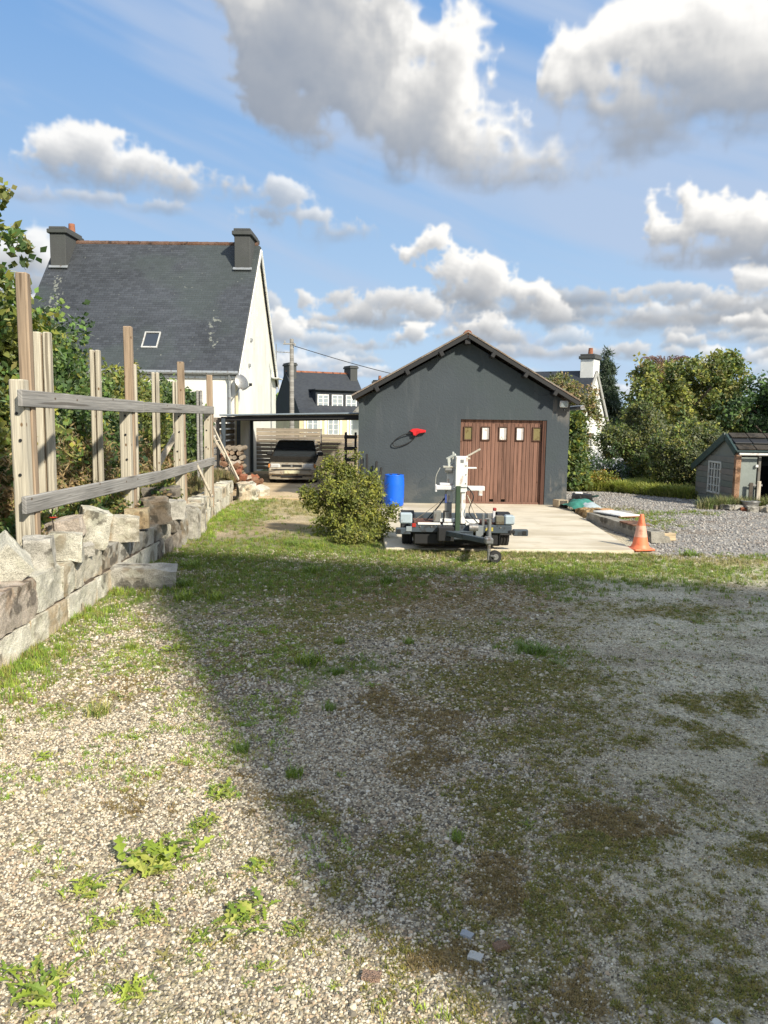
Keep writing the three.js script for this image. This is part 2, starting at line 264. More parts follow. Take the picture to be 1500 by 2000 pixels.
const concreteMap = colorTex(1024, 1024, 4.5, 4.5, (x, y, i, j) => { let c = tone([1, 0.98, 0.93], 0.8 + 0.3 * fbm(x * 1.5, y * 1.5, 5) + 0.12 * (hash(i, j) - 0.5)); c = lerp3(c, [0.6, 0.55, 0.45], 0.6 * sstep(0.45, 0.75, fbm(x * 0.7 + 3, y * 2.6, 5))); return lerp3(c, [0.62, 0.56, 0.42], 0.35 * sstep(0.5, 0.8, fbm(x * 4 + 3, y * 7, 4))); });
const slateMap = colorTex(1024, 1024, 4.4, 4.4, (x, y, i, j) => { const row = Math.floor(y / 0.11), o = (row & 1) * 0.11, col = Math.floor((x + o) / 0.22), v = hash(col, row), ex = ((x + o) / 0.22 - col), ey = y / 0.11 - row; let c = tone([0.93, 0.97, 1.06], 0.72 + 0.4 * v + 0.35 * (fbm(x * 0.8, y * 0.8, 4) - 0.5)); if (ex < 0.035 || ey < 0.1) c = tone(c, 0.62); if (hash(i, j) > 0.992) c = tone(c, 1.9); return c; });
const slateBump = heightTex(1024, 1024, 4.4, 4.4, (x, y) => { const row = Math.floor(y / 0.11), o = (row & 1) * 0.11, f = y / 0.11 - row, ex = (x + o) / 0.22 - Math.floor((x + o) / 0.22); return (1 - f) * 0.8 * (ex < 0.03 ? 0.3 : 1) + 0.2 * hash(Math.floor((x + o) / 0.22), row); });
const slate = (r, g, b) => std({ map: slateMap, bumpMap: slateBump, bumpScale: 0.012, color: rgb(r, g, b), roughness: 0.62 });
const rustMap = colorTex(256, 256, 1, 1, (x, y, i, j) => lerp3(tone([1, 1, 1], 0.85 + 0.2 * fbm(x * 9, y * 9, 4)), [0.45, 0.28, 0.18], 0.6 * sstep(0.6, 0.75, fbm(x * 12 + 4, y * 12, 4))));
const paint = (r, g, b, rough = 0.5, metal = 0) => std({ map: rustMap, color: rgb(r, g, b), roughness: rough, metalness: metal });
const M = {
  granite: [stoneMat(0.7, 0.66, 0.57), stoneMat(0.55, 0.53, 0.49), stoneMat(0.62, 0.54, 0.48), stoneMat(0.72, 0.7, 0.62)],
  darkStone: [stoneMat(0.3, 0.27, 0.24), stoneMat(0.4, 0.37, 0.33)],
  paleBlock: [stoneMat(0.9, 0.86, 0.76), stoneMat(0.82, 0.79, 0.7)],
  mortar: stoneMat(0.17, 0.13, 0.1),
  creamWood: wood(0.57, 0.53, 0.44), redWood: wood(0.4, 0.305, 0.22), greyWood: wood(0.36, 0.355, 0.35, true), paleWood: wood(0.66, 0.6, 0.5), darkWood: wood(0.1, 0.085, 0.07), slatWood: wood(0.36, 0.31, 0.25, true),
  garage: plaster(0.052, 0.064, 0.075), white: plaster(0.86, 0.83, 0.76, 0.004), cream: plaster(0.68, 0.58, 0.38, 0.004), greyWall: plaster(0.4, 0.39, 0.36), darkWall: plaster(0.035, 0.042, 0.05), chimney: plaster(0.075, 0.078, 0.078),
  slate: slate(0.05, 0.056, 0.066), slateDark: slate(0.035, 0.04, 0.048), clay: stoneMat(0.42, 0.17, 0.1), zinc: paint(0.4, 0.42, 0.43, 0.45, 0.5),
  glass: new THREE.MeshPhysicalMaterial({ color: rgb(0.03, 0.035, 0.04), roughness: 0.06, metalness: 0, clearcoat: 1 }), pane: new THREE.MeshPhysicalMaterial({ color: rgb(0.3, 0.34, 0.36), roughness: 0.1, clearcoat: 1 }),
  whitePaint: paint(0.8, 0.8, 0.77, 0.45), black: std({ color: rgb(0.015, 0.015, 0.016), roughness: 0.6 }), rubber: std({ color: rgb(0.022, 0.022, 0.022), roughness: 0.85 }), rust: paint(0.2, 0.1, 0.06, 0.85),
  blueGrey: paint(0.075, 0.095, 0.115, 0.5, 0.2), greenSteel: paint(0.05, 0.085, 0.05, 0.55, 0.2), steel: paint(0.34, 0.34, 0.33, 0.45, 0.7), concrete: std({ map: concreteMap, bumpMap: stoneBump, bumpScale: 0.005, color: rgb(0.66, 0.6, 0.5), roughness: 0.92 }),
};

// ---------------------------------------------------------------- ground: what grows and lies where
const PATCH = [['r',0.04,5.55,0.19,0.23],['r',0.35,5.38,0.26,0.28],['m',0.79,5.86,0.38,0.44],['r',0.25,4.62,0.18,0.23],['m',1.01,4.88,0.42,0.26],['m',1.69,5.12,0.16,0.14],['m',1.40,5.57,0.15,0.14],['m',1.04,4.42,0.11,0.09],['m',0.56,4.11,0.22,0.16],['m',0.59,3.85,0.15,0.20],['m',1.08,4.16,0.12,0.08],['r',1.21,3.78,0.25,0.18],['m',1.15,3.58,0.29,0.17],['r',0.56,3.40,0.17,0.13],['m',0.68,3.26,0.17,0.11],['m',0.12,3.71,0.12,0.08],['m',0.93,3.09,0.15,0.12],['m',1.20,3.02,0.09,0.09],['r',0.59,2.80,0.13,0.12],['m',1.27,2.67,0.14,0.15],['m',1.00,2.66,0.11,0.09],['m',1.01,2.88,0.07,0.08],['m',1.83,3.53,0.08,0.09],['m',1.96,3.75,0.07,0.06],['m',1.88,4.41,0.10,0.09],['m',2.23,5.14,0.12,0.10],['m',2.41,5.58,0.10,0.14],
  ['m',2.38,4.77,0.09,0.07],['m',2.74,5.65,0.11,0.10],['m',1.91,5.37,0.10,0.09],['m',2.24,5.66,0.10,0.11],['r',0.27,2.89,0.07,0.06],['m',-0.34,3.91,0.08,0.11],['m',0.44,2.60,0.08,0.11],['r',0.33,9.41,1.27,1.09],['g',-1.28,10.28,1.57,1.35],['m',0.80,7.70,1.06,0.39],['m',-0.60,8.38,0.68,0.60],['g',1.43,6.94,0.38,0.29],['g',-0.47,6.47,0.33,0.31],['m',1.09,6.27,0.61,0.26],['g',-2.42,11.58,1.21,1.70],['g',3.34,11.08,2.54,1.03],['g',-2.21,9.55,0.47,1.18],['g',-0.84,12.75,1.62,1.15],['m',3.25,8.70,0.73,0.30],['m',-0.94,7.41,0.45,0.36],
  ['g',-3.05,8.4,0.22,1.7],['g',-2.95,6.6,0.16,0.7],['g',-2.9,16.5,0.5,1.8],['g',-1.1,16.4,0.4,0.8],['g',6.1,12.2,0.9,0.45],['g',5.7,17.5,0.7,1.6],['g',7.2,18.6,0.9,0.35],['g',-0.6,14.2,1.0,1.0],['g',-3.2,19.3,0.5,1.6],['r',-1.9,15.2,1.0,0.6],['g',4.7,11.6,0.8,0.4],['d',2.5,12.1,2.4,0.42],['d',5.4,12.0,1.2,0.5],['d',5.4,18.6,0.7,1.2],['d',-2.2,19.2,1.2,1.2],['d',-1.6,17.8,1.2,0.8]];
const cover = { g: 0, m: 0, r: 0, d: 0 };
function covers(x, z) {
  cover.g = cover.m = cover.r = cover.d = 0;
  const wx = x + 0.5 * (fbm(x * 1.7, z * 1.7, 3) - 0.5), wz = z + 0.7 * (fbm(x * 1.7 + 50, z * 1.7, 3) - 0.5), n = 0.9 * (fbm(x * 6, z * 5, 4) - 0.5);
  for (const [k, cx, cz, rx, rz] of PATCH) { const e = k === 'm' || k === 'r' ? 1.4 : 1.1, dx = (wx - cx) / rx / e, dz = (wz - cz) / rz / e; if (Math.abs(dx) > 1.7 || Math.abs(dz) > 1.7) continue; const v = sstep(1.5, 0.1, Math.sqrt(dx * dx + dz * dz) + n * 1.5); if (v > cover[k]) cover[k] = v; }
  const right = sstep(0.9, 1.9, x - (z - 4) * 0.2), left = sstep(-0.2, -1.2, x), far = sstep(5, 9, z), drive = x > 4.2 && z > 12 ? 0 : 1, fineN = fbm(x * 9 + 3, z * 8, 4);
  const mid = fbm(x * 1.2 + 11, z * 0.9, 4);
  cover.m = Math.max(cover.m, drive * (1 - 0.75 * right) * (1 - 0.35 * left) * 0.62 * sstep(0.5, 0.68, 0.6 * mid + 0.4 * fineN));
  cover.r = Math.max(cover.r, drive * 0.45 * sstep(0.58, 0.7, 0.6 * fbm(x * 1.5 + 91, z * 1.2, 4) + 0.4 * fineN) * (1 - right));
  cover.g = Math.max(cover.g, drive * sstep(0.5, 0.66, 0.55 * fbm(x * 1.4 + 71, z * 1.2, 4) + 0.45 * fineN) * Math.max(0.85 * far * (1 - 0.6 * right) * sstep(15, 13.5, z), 0.5 * left));
  return cover;
}
const isGreyDrive = (x, z) => sstep(4.2, 4.9, x + 0.7 * (fbm(x, z, 3) - 0.5)) * sstep(11.6, 12.7, z + 1.2 * (fbm(x * 0.7 + 3, z, 3) - 0.5));
const groundY = (x, z) => 0.05 * (fbm(x * 0.8 + 3, z * 0.8, 3) - 0.5) * sstep(12.6, 11, z) + 0.02 * (fbm(x * 4, z * 4, 2) - 0.5) * sstep(12.6, 11, z) - 0.012;
function soilColor(x, z) {
  const c = covers(x, z), grey = isGreyDrive(x, z), dirt = sstep(13, 15, z) * (1 - grey);
  let b = lerp3(lerp3([0.3, 0.245, 0.165], [0.36, 0.31, 0.22], sstep(-1, 1, x + 1.5 * (fbm(x, z * 0.6, 3) - 0.5))), [0.54, 0.49, 0.36], sstep(0.5, 2.2, x - (z - 4) * 0.2 + 0.8 * (fbm(x, z, 3) - 0.5)));
  b = lerp3(b, [0.28, 0.265, 0.245], grey); b = lerp3(b, [0.53, 0.42, 0.27], dirt * 0.85);
  b = tone(b, 0.75 + 0.5 * fbm(x * 2.2, z * 2.2, 4));
  b = lerp3(b, [0.21, 0.15, 0.1], 0.5 * sstep(0.55, 0.7, fbm(x * 1.1 + 20, z * 1.3, 4)) * (1 - dirt));
  b = lerp3(b, [0.24, 0.19, 0.06], c.m * 0.75); b = lerp3(b, [0.25, 0.175, 0.08], c.r * 0.7); b = lerp3(b, [0.15, 0.19, 0.04], c.g * 0.75); b = lerp3(b, [0.42, 0.36, 0.17], c.d * 0.8);
  return b;
}
{
  const X0 = -4, X1 = 12, Z0 = 1.2, Z1 = 28;
  const map = colorTex(1600, 2048, X1 - X0, Z1 - Z0, (u, v, i, j) => { const x = X0 + u, z = Z0 + v, b = soilColor(x, z), k = 1 - 0.6 * Math.max(cover.m, cover.g, cover.r); const s = hash(i, j), q = hash(i >> 1, (j >> 1) + 77); return tone(b, 1 + k * (0.75 * (s - 0.5) + 0.55 * (q - 0.5) + (s > 0.9 ? 0.35 : 0))); });
  map.wrapS = map.wrapT = THREE.MirroredRepeatWrapping;
  const bump = heightTex(512, 512, 1.6, 1.6, (x, y, i, j) => 0.55 * hash(i >> 2, j >> 2) + 0.25 * hash(i >> 1, (j >> 1) + 9) + 0.2 * fbm(x * 12, y * 12, 3));
  bump.wrapS = bump.wrapT = THREE.RepeatWrapping;
  const g = new THREE.PlaneGeometry(1, 1, 150, 300), p = g.attributes.position, uv = g.attributes.uv;
  for (let i = 0; i < p.count; i++) { const x = mix(-3.9, 13.5, p.getX(i) + 0.5), z = mix(-9, 29, p.getY(i) + 0.5); p.setXYZ(i, x, groundY(x, z), -z); uv.setXY(i, x - X0, z - Z0); }
  g.computeVertexNormals();
  ground('gravel_yard', g, std({ map, bumpMap: bump, bumpScale: 0.02, roughness: 0.97 }), 'gravel yard with moss and grass growing through it');
  const fieldMap = colorTex(512, 512, 30, 30, (x, z, i, j) => tone(lerp3([0.07, 0.1, 0.025], [0.16, 0.15, 0.06], fbm(x * 0.6, z * 0.6, 5)), 0.7 + 0.6 * hash(i, j)));
  const f = new THREE.PlaneGeometry(2400, 2400).rotateX(-Math.PI / 2); for (let i = 0; i < 4; i++) f.attributes.uv.setXY(i, f.attributes.position.getX(i), f.attributes.position.getZ(i));
  f.translate(0, -0.06, 0); ground('grass_field', f, std({ map: fieldMap, roughness: 1 }), 'rough grass land round the yard');
}
// the concrete apron in front of the garage, and the strip of bare dirt before the car
{
  const s = [[0.05, 12.45], [2.1, 12.5], [4.12, 12.6], [4.3, 15.5], [4.55, 19.75], [0.0, 19.6], [-0.1, 16]];
  const g = prism(s.map(([x, z]) => [x, z]), 0.09, 0.012).rotateX(-Math.PI / 2); g.translate(0, -0.058, 0);
  ground('concrete_apron', g, M.concrete, 'pale concrete slab in front of the garage');
  const d = prism([[-4.5, 20.6], [-1.0, 20.2], [-0.75, 27], [-0.75, 31], [-5.6, 31], [-5.3, 24]], 0.05, 0.01).rotateX(-Math.PI / 2); d.translate(0, -0.032, 0);
  ground('dirt_drive', d, std({ map: concreteMap, bumpMap: stoneBump, bumpScale: 0.012, color: rgb(0.6, 0.47, 0.31), roughness: 0.97 }), 'bare sandy dirt in front of the parked car');
  // the raised bank behind the stone wall
  const b = new THREE.PlaneGeometry(1, 1, 40, 90), p = b.attributes.position, uv = b.attributes.uv;
  for (let i = 0; i < p.count; i++) { const t = p.getX(i) + 0.5, z = mix(3.5, 27, p.getY(i) + 0.5), wx = wallX(z) - 0.2, x = mix(wx, -12, t); const h = (0.5 + 0.22 * sstep(0, 0.12, t) + 0.16 * (fbm(x * 2, z * 2, 3) - 0.5)) * sstep(25, 20, z) * sstep(3.4, 4.6, z); p.setXYZ(i, x, h - 0.05, -z); uv.setXY(i, x, z); }
  b.computeVertexNormals();
  const soil = colorTex(512, 512, 3, 3, (x, y, i, j) => tone(lerp3([0.13, 0.095, 0.06], [0.19, 0.17, 0.07], fbm(x * 3, y * 3, 4)), 0.6 + 0.8 * hash(i, j)));
  ground('earth_bank', b, std({ map: soil, bumpMap: stoneBump, bumpScale: 0.03, roughness: 1 }), 'raised earth bank behind the stone wall');
}
function wallX(z) { const L = [[3, -3.02], [5, -3.1], [6.2, -3.15], [9, -3.31], [11.2, -3.38], [14.2, -3.5], [19.2, -3.82], [30, -4.5]]; for (let i = 1; i < L.length; i++) if (z <= L[i][0]) return mix(L[i - 1][1], L[i][1], (z - L[i - 1][0]) / (L[i][0] - L[i - 1][0])); return -4.5; }

// ---------------------------------------------------------------- buildings
// a gabled body: ridge along local x, front towards +z; wall (with gables), roof of two slabs, ridge tiles
function gabled(t, { L, W, eave, ridge, over = 0.15, side = 0.08, thick = 0.16, wall, roof, ridgeMat, map }) {
  const h = W / 2, up = ridge - eave;
  mesh('wall', prism([[-h, -0.6], [h, -0.6], [h, eave], [0, ridge], [-h, eave]], L).rotateY(Math.PI / 2).translate(-L / 2, 0, 0), wall, t);
  const a = Math.atan2(up, h), len = Math.hypot(up, h) + over, g = [];
  for (const s of [1, -1]) {
    const r = cbox(L + side * 2, thick, len, 0.015), p = r.attributes.position, uv = r.attributes.uv;
    for (let i = 0; i < p.count; i++) uv.setXY(i, p.getX(i) + L / 2, map ? len / 2 - p.getZ(i) * s : p.getZ(i) * s + 20);
    r.rotateX(s * a).translate(0, ridge + thick * 0.5 * Math.cos(a) + 0.01 - Math.sin(a) * len / 2, s * (Math.cos(a) * len / 2)).translate(0, thick * 0.15, s * Math.sin(a) * thick * 0.5);
    g.push(r);
  }
  const rf = mesh('roof', g, roof, t);
  if (ridgeMat) { const n = Math.round(L / 0.4); for (let i = 0; i < n; i++) mesh('ridge_tile', cyl(0.12, 0.13, L / n, -L / 2 + (i + 0.5) * L / n, ridge + thick * 1.05, 0, 0, 0, Math.PI / 2, 8), ridgeMat, rf); }
  return { a, len, roof: rf };
}
function windowIn(t, w, h, x, y, z, ry, { frame = M.whitePaint, cols = 2, rows = 3, glass = M.glass, bar: b = 0.035, sill } = {}) {
  const m = M4(x, y, z, 0, ry, 0), G = (g) => g.applyMatrix4(m);
  const win = mesh('window', [G(box(b * 1.8, h, 0.07, -w / 2, 0, 0)), G(box(b * 1.8, h, 0.07, w / 2, 0, 0)), G(box(w - b * 1.8, b * 1.8, 0.065, 0, h / 2 - b * 0.9, 0)), G(box(w - b * 1.8, b * 1.8, 0.065, 0, -h / 2 + b * 0.9, 0)),
    ...Array.from({ length: cols - 1 }, (_, i) => G(box(i === cols / 2 - 1 ? b * 2 : b, h - b * 3.6, 0.055, -w / 2 + w * (i + 1) / cols, 0, 0.002))), ...Array.from({ length: rows - 1 }, (_, i) => G(box(w - b * 1.8, b * 0.8, 0.04, 0, -h / 2 + h * (i + 1) / rows, 0)))], frame, t);
  for (let i = 0; i < cols; i++) mesh('pane', G(box(w / cols - b, h - b * 3.6, 0.012, -w / 2 + w * (i + 0.5) / cols, 0, -0.008, 0.001)), glass, win);
  if (sill) mesh('sill', G(box(w + 0.2, 0.06, 0.16, 0, -h / 2 - 0.035, 0.05)), sill, win);
  return win;
}
function chimney(t, w, d, x, z, y0, y1, mat, { cap = M.chimney, pots = 1 } = {}) {
  const c = mesh('chimney', box(w, y1 - y0, d, x, (y0 + y1) / 2, z, 0.02), mat, t);
  mesh('chimney_cap', [box(w + 0.16, 0.16, d + 0.16, x, y1 + 0.083, z, 0.02), box(w + 0.04, 0.1, d + 0.04, x, y1 + 0.215, z, 0.02)], cap, c);
  for (let i = 0; i < pots; i++) mesh('chimney_pot', cyl(0.11, 0.13, 0.34, x, y1 + 0.43, z + (i - (pots - 1) / 2) * 0.5, 0, 0, 0, 10), M.clay, c);
  return c;
}
// the tall slate-roofed house on the left
{
  const t = thing('slate_roofed_house', 'large white house with steep dark slate roof and two chimneys behind the hedge', 'house', -9.3, 0, 32.4, THREE.MathUtils.degToRad(-1));
  const L = 8.1, W = 8.9, eave = 3.72, ridge = 8.92;
  const roofMap = colorTex(1024, 1024, 8.4, 7.2, (x, y, i, j) => {
    const row = Math.floor(y / 0.12), o = (row & 1) * 0.11, col = Math.floor((x + o) / 0.22), ex = (x + o) / 0.22 - col, ey = y / 0.12 - row;
    let c = tone([0.052, 0.058, 0.068], 0.62 + 0.42 * hash(col, row) + 0.6 * (fbm(x * 0.7, y * 0.9, 4) - 0.35)); if (ex < 0.07 || ey < 0.14) c = tone(c, 0.6);
    c = lerp3(c, [0.05, 0.065, 0.06], 0.5 * sstep(0.5, 0.7, fbm(x * 0.5 + 9, y * 0.5, 3)));
    const streak = (cx, y0, y1, sl) => sstep(0.42, 0.05, Math.abs(x - cx - (y - y0) * sl + 0.3 * (fbm(y * 2, cx, 2) - 0.5))) * sstep(y0, y0 + 0.5, y) * sstep(y1, y1 - 1, y);
    const n = fbm(x * 7, y * 6, 4), s = Math.max(streak(0.95, 1.4, 6.0, -0.13), 0.8 * streak(7.25, 0.9, 4.0, -0.12), 0.16);
    const m = fbm(x * 16, y * 13, 3); return lerp3(c, [0.24, 0.25, 0.21], 0.7 * sstep(0.77 - 0.26 * s, 0.86 - 0.25 * s, 0.5 * n + 0.5 * m));
  });
  const { a, len, roof } = gabled(t, { L, W, eave, ridge, over: 0.2, side: 0.1, thick: 0.14, wall: M.white, roof: std({ map: roofMap, bumpMap: slateBump, bumpScale: 0.012, roughness: 0.6 }), ridgeMat: stoneMat(0.2, 0.12, 0.09), map: true });
  chimney(t, 0.62, 1.6, -L / 2 + 0.42, 0.35, 6.6, 9.2, M.chimney, { pots: 0 }); chimney(t, 0.62, 1.6, L / 2 - 0.42, 0.35, 6.6, 9.2, M.chimney, { pots: 0 });
  t.children.filter((c) => c.name === 'chimney').forEach((c, i) => { if (!i) mesh('chimney_pot', cyl(0.12, 0.14, 0.36, -L / 2 + 0.5, 9.66, -0.05, 0, 0, 0, 10), M.clay, c); mesh('flashing', box(0.74, 0.05, 0.14, (i ? 1 : -1) * (L / 2 - 0.42), 7.93, 1.16, 0.01, a), M.zinc, c); });
  // skylight on the slope
  const slope = (x, d, up) => { const y = ridge + 0.15 - Math.sin(a) * d + Math.cos(a) * up, z = Math.cos(a) * d + Math.sin(a) * up; return [x, y, z, 0.005, a]; };
  const sk = mesh('skylight', [box(0.05, 0.07, 0.72, ...slope(0.78 - 0.27, 5.55, 0.07)), box(0.05, 0.07, 0.72, ...slope(0.78 + 0.27, 5.55, 0.07)), box(0.59, 0.07, 0.05, ...slope(0.78, 5.17, 0.075)), box(0.59, 0.07, 0.07, ...slope(0.78, 5.93, 0.075))], paint(0.5, 0.5, 0.48, 0.5), t);
  mesh('pane', box(0.5, 0.02, 0.7, ...slope(0.78, 5.55, 0.06)), M.glass, sk);
  // white barge boards, gutter, downpipe
  for (const s of [1, -1]) mesh('barge_board', box(0.05, 0.2, len - 0.1, L / 2 + 0.13, ridge - 0.05 - Math.sin(a) * len / 2, s * Math.cos(a) * len / 2, 0.01, s * a), M.whitePaint, t);
  mesh('gutter', cyl(0.075, 0.075, L + 0.2, 0, eave - 0.02, W / 2 + 0.17, 0, 0, Math.PI / 2, 10), M.zinc, t);
  mesh('downpipe', [cyl(0.05, 0.05, 3.8, L / 2 - 0.22, 1.75, W / 2 + 0.07), bar([L / 2 - 0.22, eave - 0.05, W / 2 + 0.16], [L / 2 - 0.22, eave - 0.3, W / 2 + 0.07], 0.08, 0.08)], M.zinc, t);
  mesh('fascia', box(L, 0.18, 0.05, 0, eave - 0.13, W / 2 + 0.04), M.whitePaint, t);
  mesh('corner_pilaster', box(0.09, 4.2, 0.09, L / 2 + 0.02, 1.6, W / 2 + 0.02), M.cream, t);
  for (const [y, z] of [[5.15, 1.7], [4.15, 2.1]]) mesh('vent', box(0.06, 0.12, 0.22, L / 2 + 0.03, y, z), M.zinc, t);
  mesh('door_awning', box(0.35, 0.05, 1.2, L / 2 + 0.18, 3.95, -3.7), M.whitePaint, t);
  windowIn(t, 1.3, 1.3, -1.9, 2.1, W / 2 + 0.01, 0, { sill: M.greyWall }); windowIn(t, 1.3, 1.3, 1.3, 2.1, W / 2 + 0.01, 0, { sill: M.greyWall });
  const dish = thing('satellite_dish', 'round grey satellite dish on the corner of the large white house', 'satellite dish', -5.15, 3.35, 27.75, 0.9);
  const dg = plain(new THREE.SphereGeometry(0.62, 18, 6, 0, Math.PI * 2, 0, 0.5)).rotateX(Math.PI / 2 - 0.35).translate(0, -0.15, -0.45);
  mesh('reflector', dg, M.steel, dish); mesh('arm', bar([0, -0.25, 0.1], [0, -0.1, 0.5], 0.03, 0.03), M.steel, dish); mesh('receiver', box(0.07, 0.1, 0.1, 0, -0.06, 0.52), M.black, dish); mesh('bracket', bar([0, -0.05, 0.05], [-0.2, -0.6, -0.25], 0.04, 0.04), M.steel, dish);
}
// the small slate house with the flat dormer
{
  const t = thing('dormer_house', 'small dark slate house with three white dormer windows and cream ground floor', 'house', -5.9, -0.2, 71, THREE.MathUtils.degToRad(26));
  const L = 6.6, W = 7, eave = 2.9, ridge = 6.35;
  const { roof } = gabled(t, { L, W, eave, ridge, over: 0.25, wall: M.cream, roof: M.slateDark, ridgeMat: M.clay });
  mesh('dark_gable_sheet', prism([[-W / 2, eave - 0.35], [W / 2, eave - 0.35], [W / 2, eave], [0, ridge - 0.06], [-W / 2, eave]], 0.06).rotateY(Math.PI / 2).translate(-L / 2 - 0.07, 0, 0), M.darkWall, t);  // thin dark sheet covering the upper part of the left gable
  chimney(t, 0.7, 1.5, -L / 2 + 0.36, 0, 5.2, 7.0, M.chimney, { pots: 0 }); chimney(t, 0.7, 1.5, L / 2 - 0.36, 0, 5.2, 7.0, M.chimney, { pots: 0 });
  const d = mesh('dormer', [box(4.0, 1.75, 2.1, 0.35, 3.95, 2.0, 0.02), box(4.35, 0.14, 2.6, 0.35, 4.9, 2.05, 0.03)], M.slateDark, t);
  for (const x of [-0.98, 0.35, 1.68]) windowIn(t, 0.95, 1.1, x, 3.95, 3.08, 0, { cols: 2, rows: 3, glass: M.pane, bar: 0.06 });
  for (const x of [-2.1, -0.2, 1.9]) windowIn(t, 0.95, 1.45, x, 1.7, W / 2 + 0.02, 0, { glass: M.pane, bar: 0.06, sill: M.white });
  for (const x of [-2.1, -0.2, 1.9]) for (const s of [-0.72, 0.72]) mesh('window_surround', box(0.22, 1.7, 0.06, x + s, 1.7, W / 2 + 0.031), M.white, t);
  const an = thing('roof_aerial', 'thin television aerial beside the utility pole behind the large white house', 'aerial', -8.4, 4.9, 60, 0.4);
  mesh('mast', cyl(0.03, 0.03, 3.4, 0, 1.2, 0, 0, 0, 0, 6), M.steel, an); mesh('boom', box(1.5, 0.05, 0.05, 0.4, 2.3, 0), M.steel, an); for (let i = 0; i < 6; i++) mesh('element', box(0.03, 0.03, 0.7, -0.2 + i * 0.25, 2.3, 0), M.steel, an);
}
{
  const t = thing('white_gable_cottage', 'far white cottage with pale gable peeping over the garage roof', 'house', 1.5, -0.5, 58, THREE.MathUtils.degToRad(-38));
  gabled(t, { L: 5.6, W: 5.6, eave: 2.9, ridge: 4.9, wall: M.white, roof: stoneMat(0.42, 0.4, 0.35), over: 0.3 });
  chimney(t, 0.6, 0.9, -2.5, 0, 4.4, 5.4, M.white, { pots: 1 });
  windowIn(t, 0.8, 1, -1.5, 2.2, 2.82, 0, { glass: M.pane, bar: 0.06 });
}
// the white house behind the garage, right
{
  const t = thing('white_gable_house', 'white house with tall gable chimney and slate roof behind the garage', 'house', 8.0, -0.1, 43, THREE.MathUtils.degToRad(-32));
  const L = 7, W = 5.6, eave = 1.9, ridge = 4.85;
  gabled(t, { L, W, eave, ridge, wall: std({ map: renderMap, color: rgb(0.82, 0.82, 0.8), roughness: 0.9 }), roof: M.slateDark, over: 0.1 });
  chimney(t, 0.72, 1.0, L / 2 - 0.3, 0, 4.0, 5.55, std({ map: renderMap, color: rgb(0.8, 0.8, 0.78), roughness: 0.9 }), { pots: 1 });
  for (const s of [1, -1]) mesh('barge_board', bar([L / 2 + 0.1, ridge - 0.02, s * 0.05], [L / 2 + 0.1, eave - 0.1, s * (W / 2 + 0.1)], 0.06, 0.22), paint(0.42, 0.42, 0.4), t);
  windowIn(t, 0.9, 1.1, L / 2 + 0.02, 1.2, 0.6, Math.PI / 2, { glass: M.glass });
}
